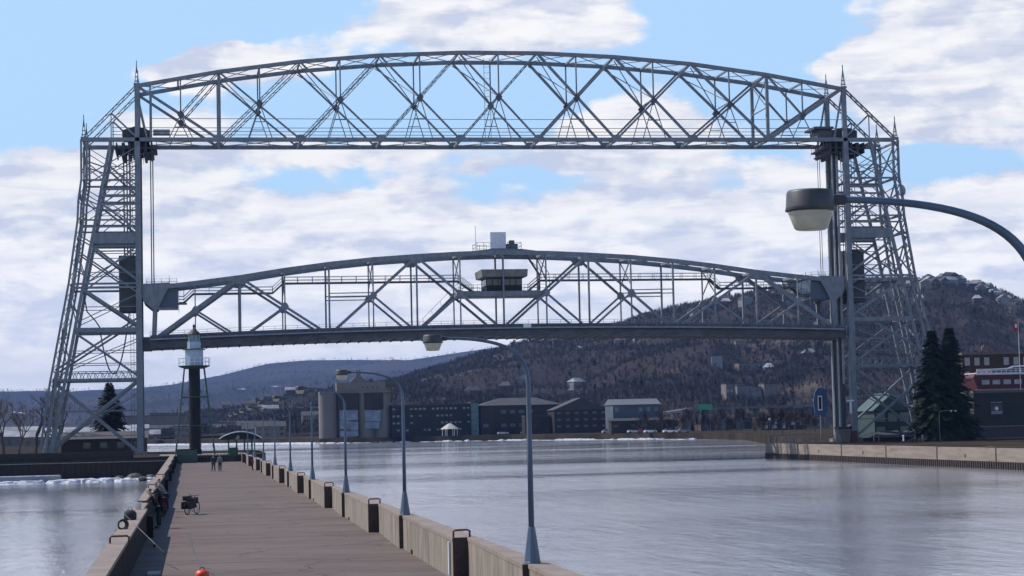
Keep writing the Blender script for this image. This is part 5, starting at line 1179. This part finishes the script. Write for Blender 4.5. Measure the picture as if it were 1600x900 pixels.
# dark building with a poster sign
sbld = dist_building('sign_building', 1521, 1640, 612, 22, 12, 2.2, mat('charcoal_wall', (.032, .036, .036), .9, (.026, .029, .03), .5), 'charcoal flat roofed building carrying a small blue poster sign', roof='flat', rm=mat('pale_coping', (.12, .12, .115), .8))
c_ = on_y(1557, 638, 21.85); po = empty('poster_sign', (c_.x, 21.85, c_.z)); tag(po, 'dark blue poster sign with a white ball and pale lettering on the charcoal wall', 'sign')
MB().box(-1.15, 1.15, -.06, .06, -1.2, .75).build('panel', mat('poster_blue', (.045, .055, .09), .5), po)
bm_ = MB(); n = 18; bm_.add([(.02+.34*math.cos(2*math.pi*k/n), -.075, -.02+.34*math.sin(2*math.pi*k/n)) for k in range(n)]+[(.02+.34*math.cos(2*math.pi*k/n), -.06, -.02+.34*math.sin(2*math.pi*k/n)) for k in range(n)], [tuple(range(n))]+[(k, (k+1) % n, n+(k+1) % n, n+k) for k in range(n)]); bm_.build('white_disc', WHITE, po)
for row, (z, h, x0, x1) in enumerate(((1.0, .16, -1.05, 1.05), (-.72, .20, -1.0, 1.0), (-1.0, .24, -1.0, 1.0))):
    x = x0; rr_ = random.Random(row)
    while x < x1: w = rr_.uniform(.12, .26); MB().box(x, x+w, -.09, -.05, z, z+h).build('letter', mat('letter_grey', (.38, .39, .41), .7), po); x += w+.08
dist_building('round_end_wall', 1499, 1640, 668, 8, 4, 2.2, mat('wall_greyish', (.065, .062, .06), .9), 'low grey concrete wall below the charcoal building', roof='flat', rm=mat('wall_greyish', (0, 0, 0)), cat='wall')
e_ = on_y(1503, 668, 7.2); tag(MB().lathe([(1.0, 0), (1.0, e_.z-2.2+.3)], 16).build('gate_pillar', mat('pillar_pale', (.40, .38, .34), .8)), 'pale rounded pillar at the left end of the low grey wall', 'pillar').location = (e_.x, 7.0, 2.2)
# blue panel sign and T bracket beside the right tower
p = on_y(1282, 628, 14); o = empty('banner_sign', (p.x, 14, 2.2)); tag(o, 'tall blue oval banner sign with a white framed dark slot, left of the right tower', 'sign')
z_ = p.z-2.2
MB().prism_y([(-1.1, z_-1.7), (-.7, z_-2.3), (.8, z_-2.3), (1.2, z_-1.7), (1.3, z_), (1.1, z_+1.8), (.6, z_+2.4), (-.5, z_+2.4), (-1.0, z_+1.7), (-1.3, z_)], -.15, .15).build('panel', mat('banner_blue', (.04, .09, .20), .6, (.035, .075, .17), 1), o)
MB().box(-.55, .25, -.22, -.15, z_-1.5, z_+1.1).build('white_frame', WHITE, o); MB().box(-.36, .06, -.26, -.22, z_-1.25, z_+.85).build('dark_slot', BLACK, o)
MB().tube([(0, .1, 0), (0, .1, z_-2.2)], .14, 8).build('post', RAIL, o)
p = on_y(1329, 634, -1.5); o = tag(MB().box(-.62, .62, -.08, .08, .95, 1.2).box(-.16, .16, -.08, .08, -1.1, .95).build('bracket_sign', WHITE), 'white T shaped bracket on the right bridge tower', 'sign'); o.location = (p.x, -1.6, p.z-.2)
tpole = tag(MB().tube([(0, 0, 0), (0, 0, p.z-2.4)], .08, 6).build('sign_post', STEELD), 'thin dark post under the white T bracket', 'post'); tpole.location = (p.x, -1.45, 2.2)
# concrete block, quay lamps, bollards
p = on_y(1318, 686, -3); o = empty('bridge_block', (p.x, -3, 2.2)); tag(o, 'tan concrete block below the right end of the lift span', 'block')
MB().prism_y([(-.85, 0), (.85, 0), (1.05, 2.2), (-1.05, 2.2)], -1.0, 1.0).build('body', TAN, o); MB().box(-1.2, 1.25, -1.1, 1.1, 2.2, 2.6).build('cap', RECESS, o); MB().box(1.1, 2.2, -.8, .8, 0, 1.9).build('side_cabinet', mat('dark_red', (.09, .03, .03), .7), o)
p1 = on_y(1469, 692, -20); qlamp = empty('quay_lamp', (p1.x, -20, 2.35)); tag(qlamp, 'grey lamp post with a right reaching arm on the right quay before the spruces', 'street lamp')
hh = on_y(1470, 642, -20).z-2.35
MB().tube([(0, 0, 0), (0, 0, hh-.5), (.15, 0, hh-.12), (.5, 0, hh), (1.4, 0, hh+.05), (2.6, 0, hh+.02)], [.09, .07, .06, .055, .05, .045], 8).build('curved_pole', mat('pole_grey', (.16, .17, .18), .5), qlamp, smooth=True)
for xx2, s in ((2.0, 1), (2.75, 1)):
    MB().lathe([(.05, .1), (.16, .02), (.17, -.08), (.1, -.2)], 10, (xx2, 0, hh)).build('lamp_head', GLASSY, qlamp)
p1 = on_y(1201, 690, -9); o = empty('quay_lamp', (p1.x+.2, -9.2, 2.4)); tag(o, 'short lamp post with a white globe at the left corner of the right quay', 'street lamp')
hh = on_y(1201, 655, -9).z-2.4
MB().tube([(0, 0, 0), (0, 0, hh)], .05, 6).build('pole', STEELD, o); MB().lathe([(.02, -.25), (.17, -.15), (.23, 0), (.17, .15), (.02, .22)], 12, (0, 0, hh)).build('globe', WHITE, o, smooth=True)
for k, (px, c, l) in enumerate(((1364, STEELD, 'grey'), (1428, WHITE, 'white topped'), (1410, WHITE, 'small white'), (1372, MAROON, 'red'), (1440, GREYC, 'grey topped'))):
    p1 = on_y(px, 690, -12-k*2); o = empty('bollard', (p1.x+.2, -12-k*2, 2.35)); tag(o, '%s bollard on the right quay, %s' % (l, ['beside the tower foot', 'before the pavilion', 'left of the white topped one', 'beside the grey one', 'nearest the spruces'][k]), 'bollard')
    MB().lathe([(.13, 0), (.12, .7), (.17, .78)], 10).build('post', c, o); MB().lathe([(.17, .78), (.17, .86), (.08, .95)], 10).build('cap', c, o)
# parked cars on the far shore
cw = [(mat('car_white', (.7, .7, .72), .3), 'white'), (mat('car_grey', (.18, .19, .21), .3), 'grey'), (mat('car_red', (.3, .03, .03), .3), 'red')]
def car(x, y, z, m, label, group):
    o = empty('parked_car', (x, y, z)); tag(o, label, 'car', group)
    MB().prism_y([(-2.2, .3), (2.2, .3), (2.25, .75), (1.5, .95), (-1.9, 1.0), (-2.2, .8)], -.85, .85).build('body', m, o, bevel=.06)
    MB().prism_y([(-1.7, .98), (1.3, .93), (.6, 1.45), (-1.1, 1.47)], -.74, .74).build('cabin', GLASS, o)
    for sx_ in (-1.35, 1.35):
        for sy_ in (-.86, .74): 
            w = MB(); n = 12; w.add([(sx_+.33*math.cos(2*math.pi*k/n), sy_+dy, .33+.33*math.sin(2*math.pi*k/n)) for dy in (0, .14) for k in range(n)], [tuple(range(n))[::-1], tuple(range(n, 2*n))]+[(k, (k+1) % n, n+(k+1) % n, n+k) for k in range(n)]); w.build('wheel', BLACK, o)
pos_ = ['first', 'second', 'third', 'fourth', 'fifth', 'sixth', 'seventh', 'eighth', 'ninth']
for k, px in enumerate((950, 962, 990, 1005, 1016, 1046, 1068, 786, 822)):
    Y = 440-(px-900)*.62 if px > 900 else 485; p = on_y(px, 677, Y); m, l = cw[(0, 1, 0, 2, 0, 0, 1, 0, 1)[k]]
    car(p.x, Y, 2.2, m, '%s parked car on the far shore, %s from the left' % (l, ['third', 'fourth', 'fifth', 'sixth', 'seventh', 'eighth', 'ninth', 'first', 'second'][k]), 'cars parked along the far shore')
# low trees along the far shore
tr = random.Random(77)
for k in range(26):
    px = 1000+k*11+tr.uniform(-3, 3); Y = 330+tr.uniform(0, 90) if px < 1180 else 150+tr.uniform(0, 120); p = on_y(px, 680, Y)
    o = empty('shore_tree', (p.x, Y, 2.2)); tag(o, 'leafless brown tree on the far shore, %s from the left' % ordinal(k+1), 'tree', 'leafless trees along the far shore')
    h = tr.uniform(5, 9.5); MB().tube([(0, 0, 0), (.1, 0, h*.6)], [.16, .06], 5).build('trunk', BARK, o); mb = MB()
    for q in range(150):
        a = tr.random()*6.28; e2 = tr.uniform(.1, 1.4); L = h*tr.uniform(.2, .5); c = Vector((0, 0, h*tr.uniform(.25, .6))); d = Vector((math.cos(a)*math.cos(e2), math.sin(a)*math.cos(e2), math.sin(e2)))
        c = c+d*L*.2; s = Vector((-math.sin(a), math.cos(a), tr.uniform(-.5, .5)))*.09
        mb.add([c, c+d*L*.6+s, c+d*L, c+d*L*.6-s], [(0, 1, 2, 3)])
    mb.build('crown', WOODT, o)
# ------------------------------------------------------------------ haze
hz = MB().box(-8800, 12800, -880, 11800, -3, 345)
hm = bpy.data.materials.new('haze_air'); hm.use_nodes = True; ntm = hm.node_tree; ntm.nodes.clear()
pv = ntm.nodes.new('ShaderNodeVolumePrincipled'); pv.inputs['Color'].default_value = (.25, .42, .78, 1); pv.inputs['Density'].default_value = 6.5e-5
om = ntm.nodes.new('ShaderNodeOutputMaterial'); ntm.links.new(pv.outputs[0], om.inputs['Volume'])
tag(hz.build('haze', hm), kind='stuff')
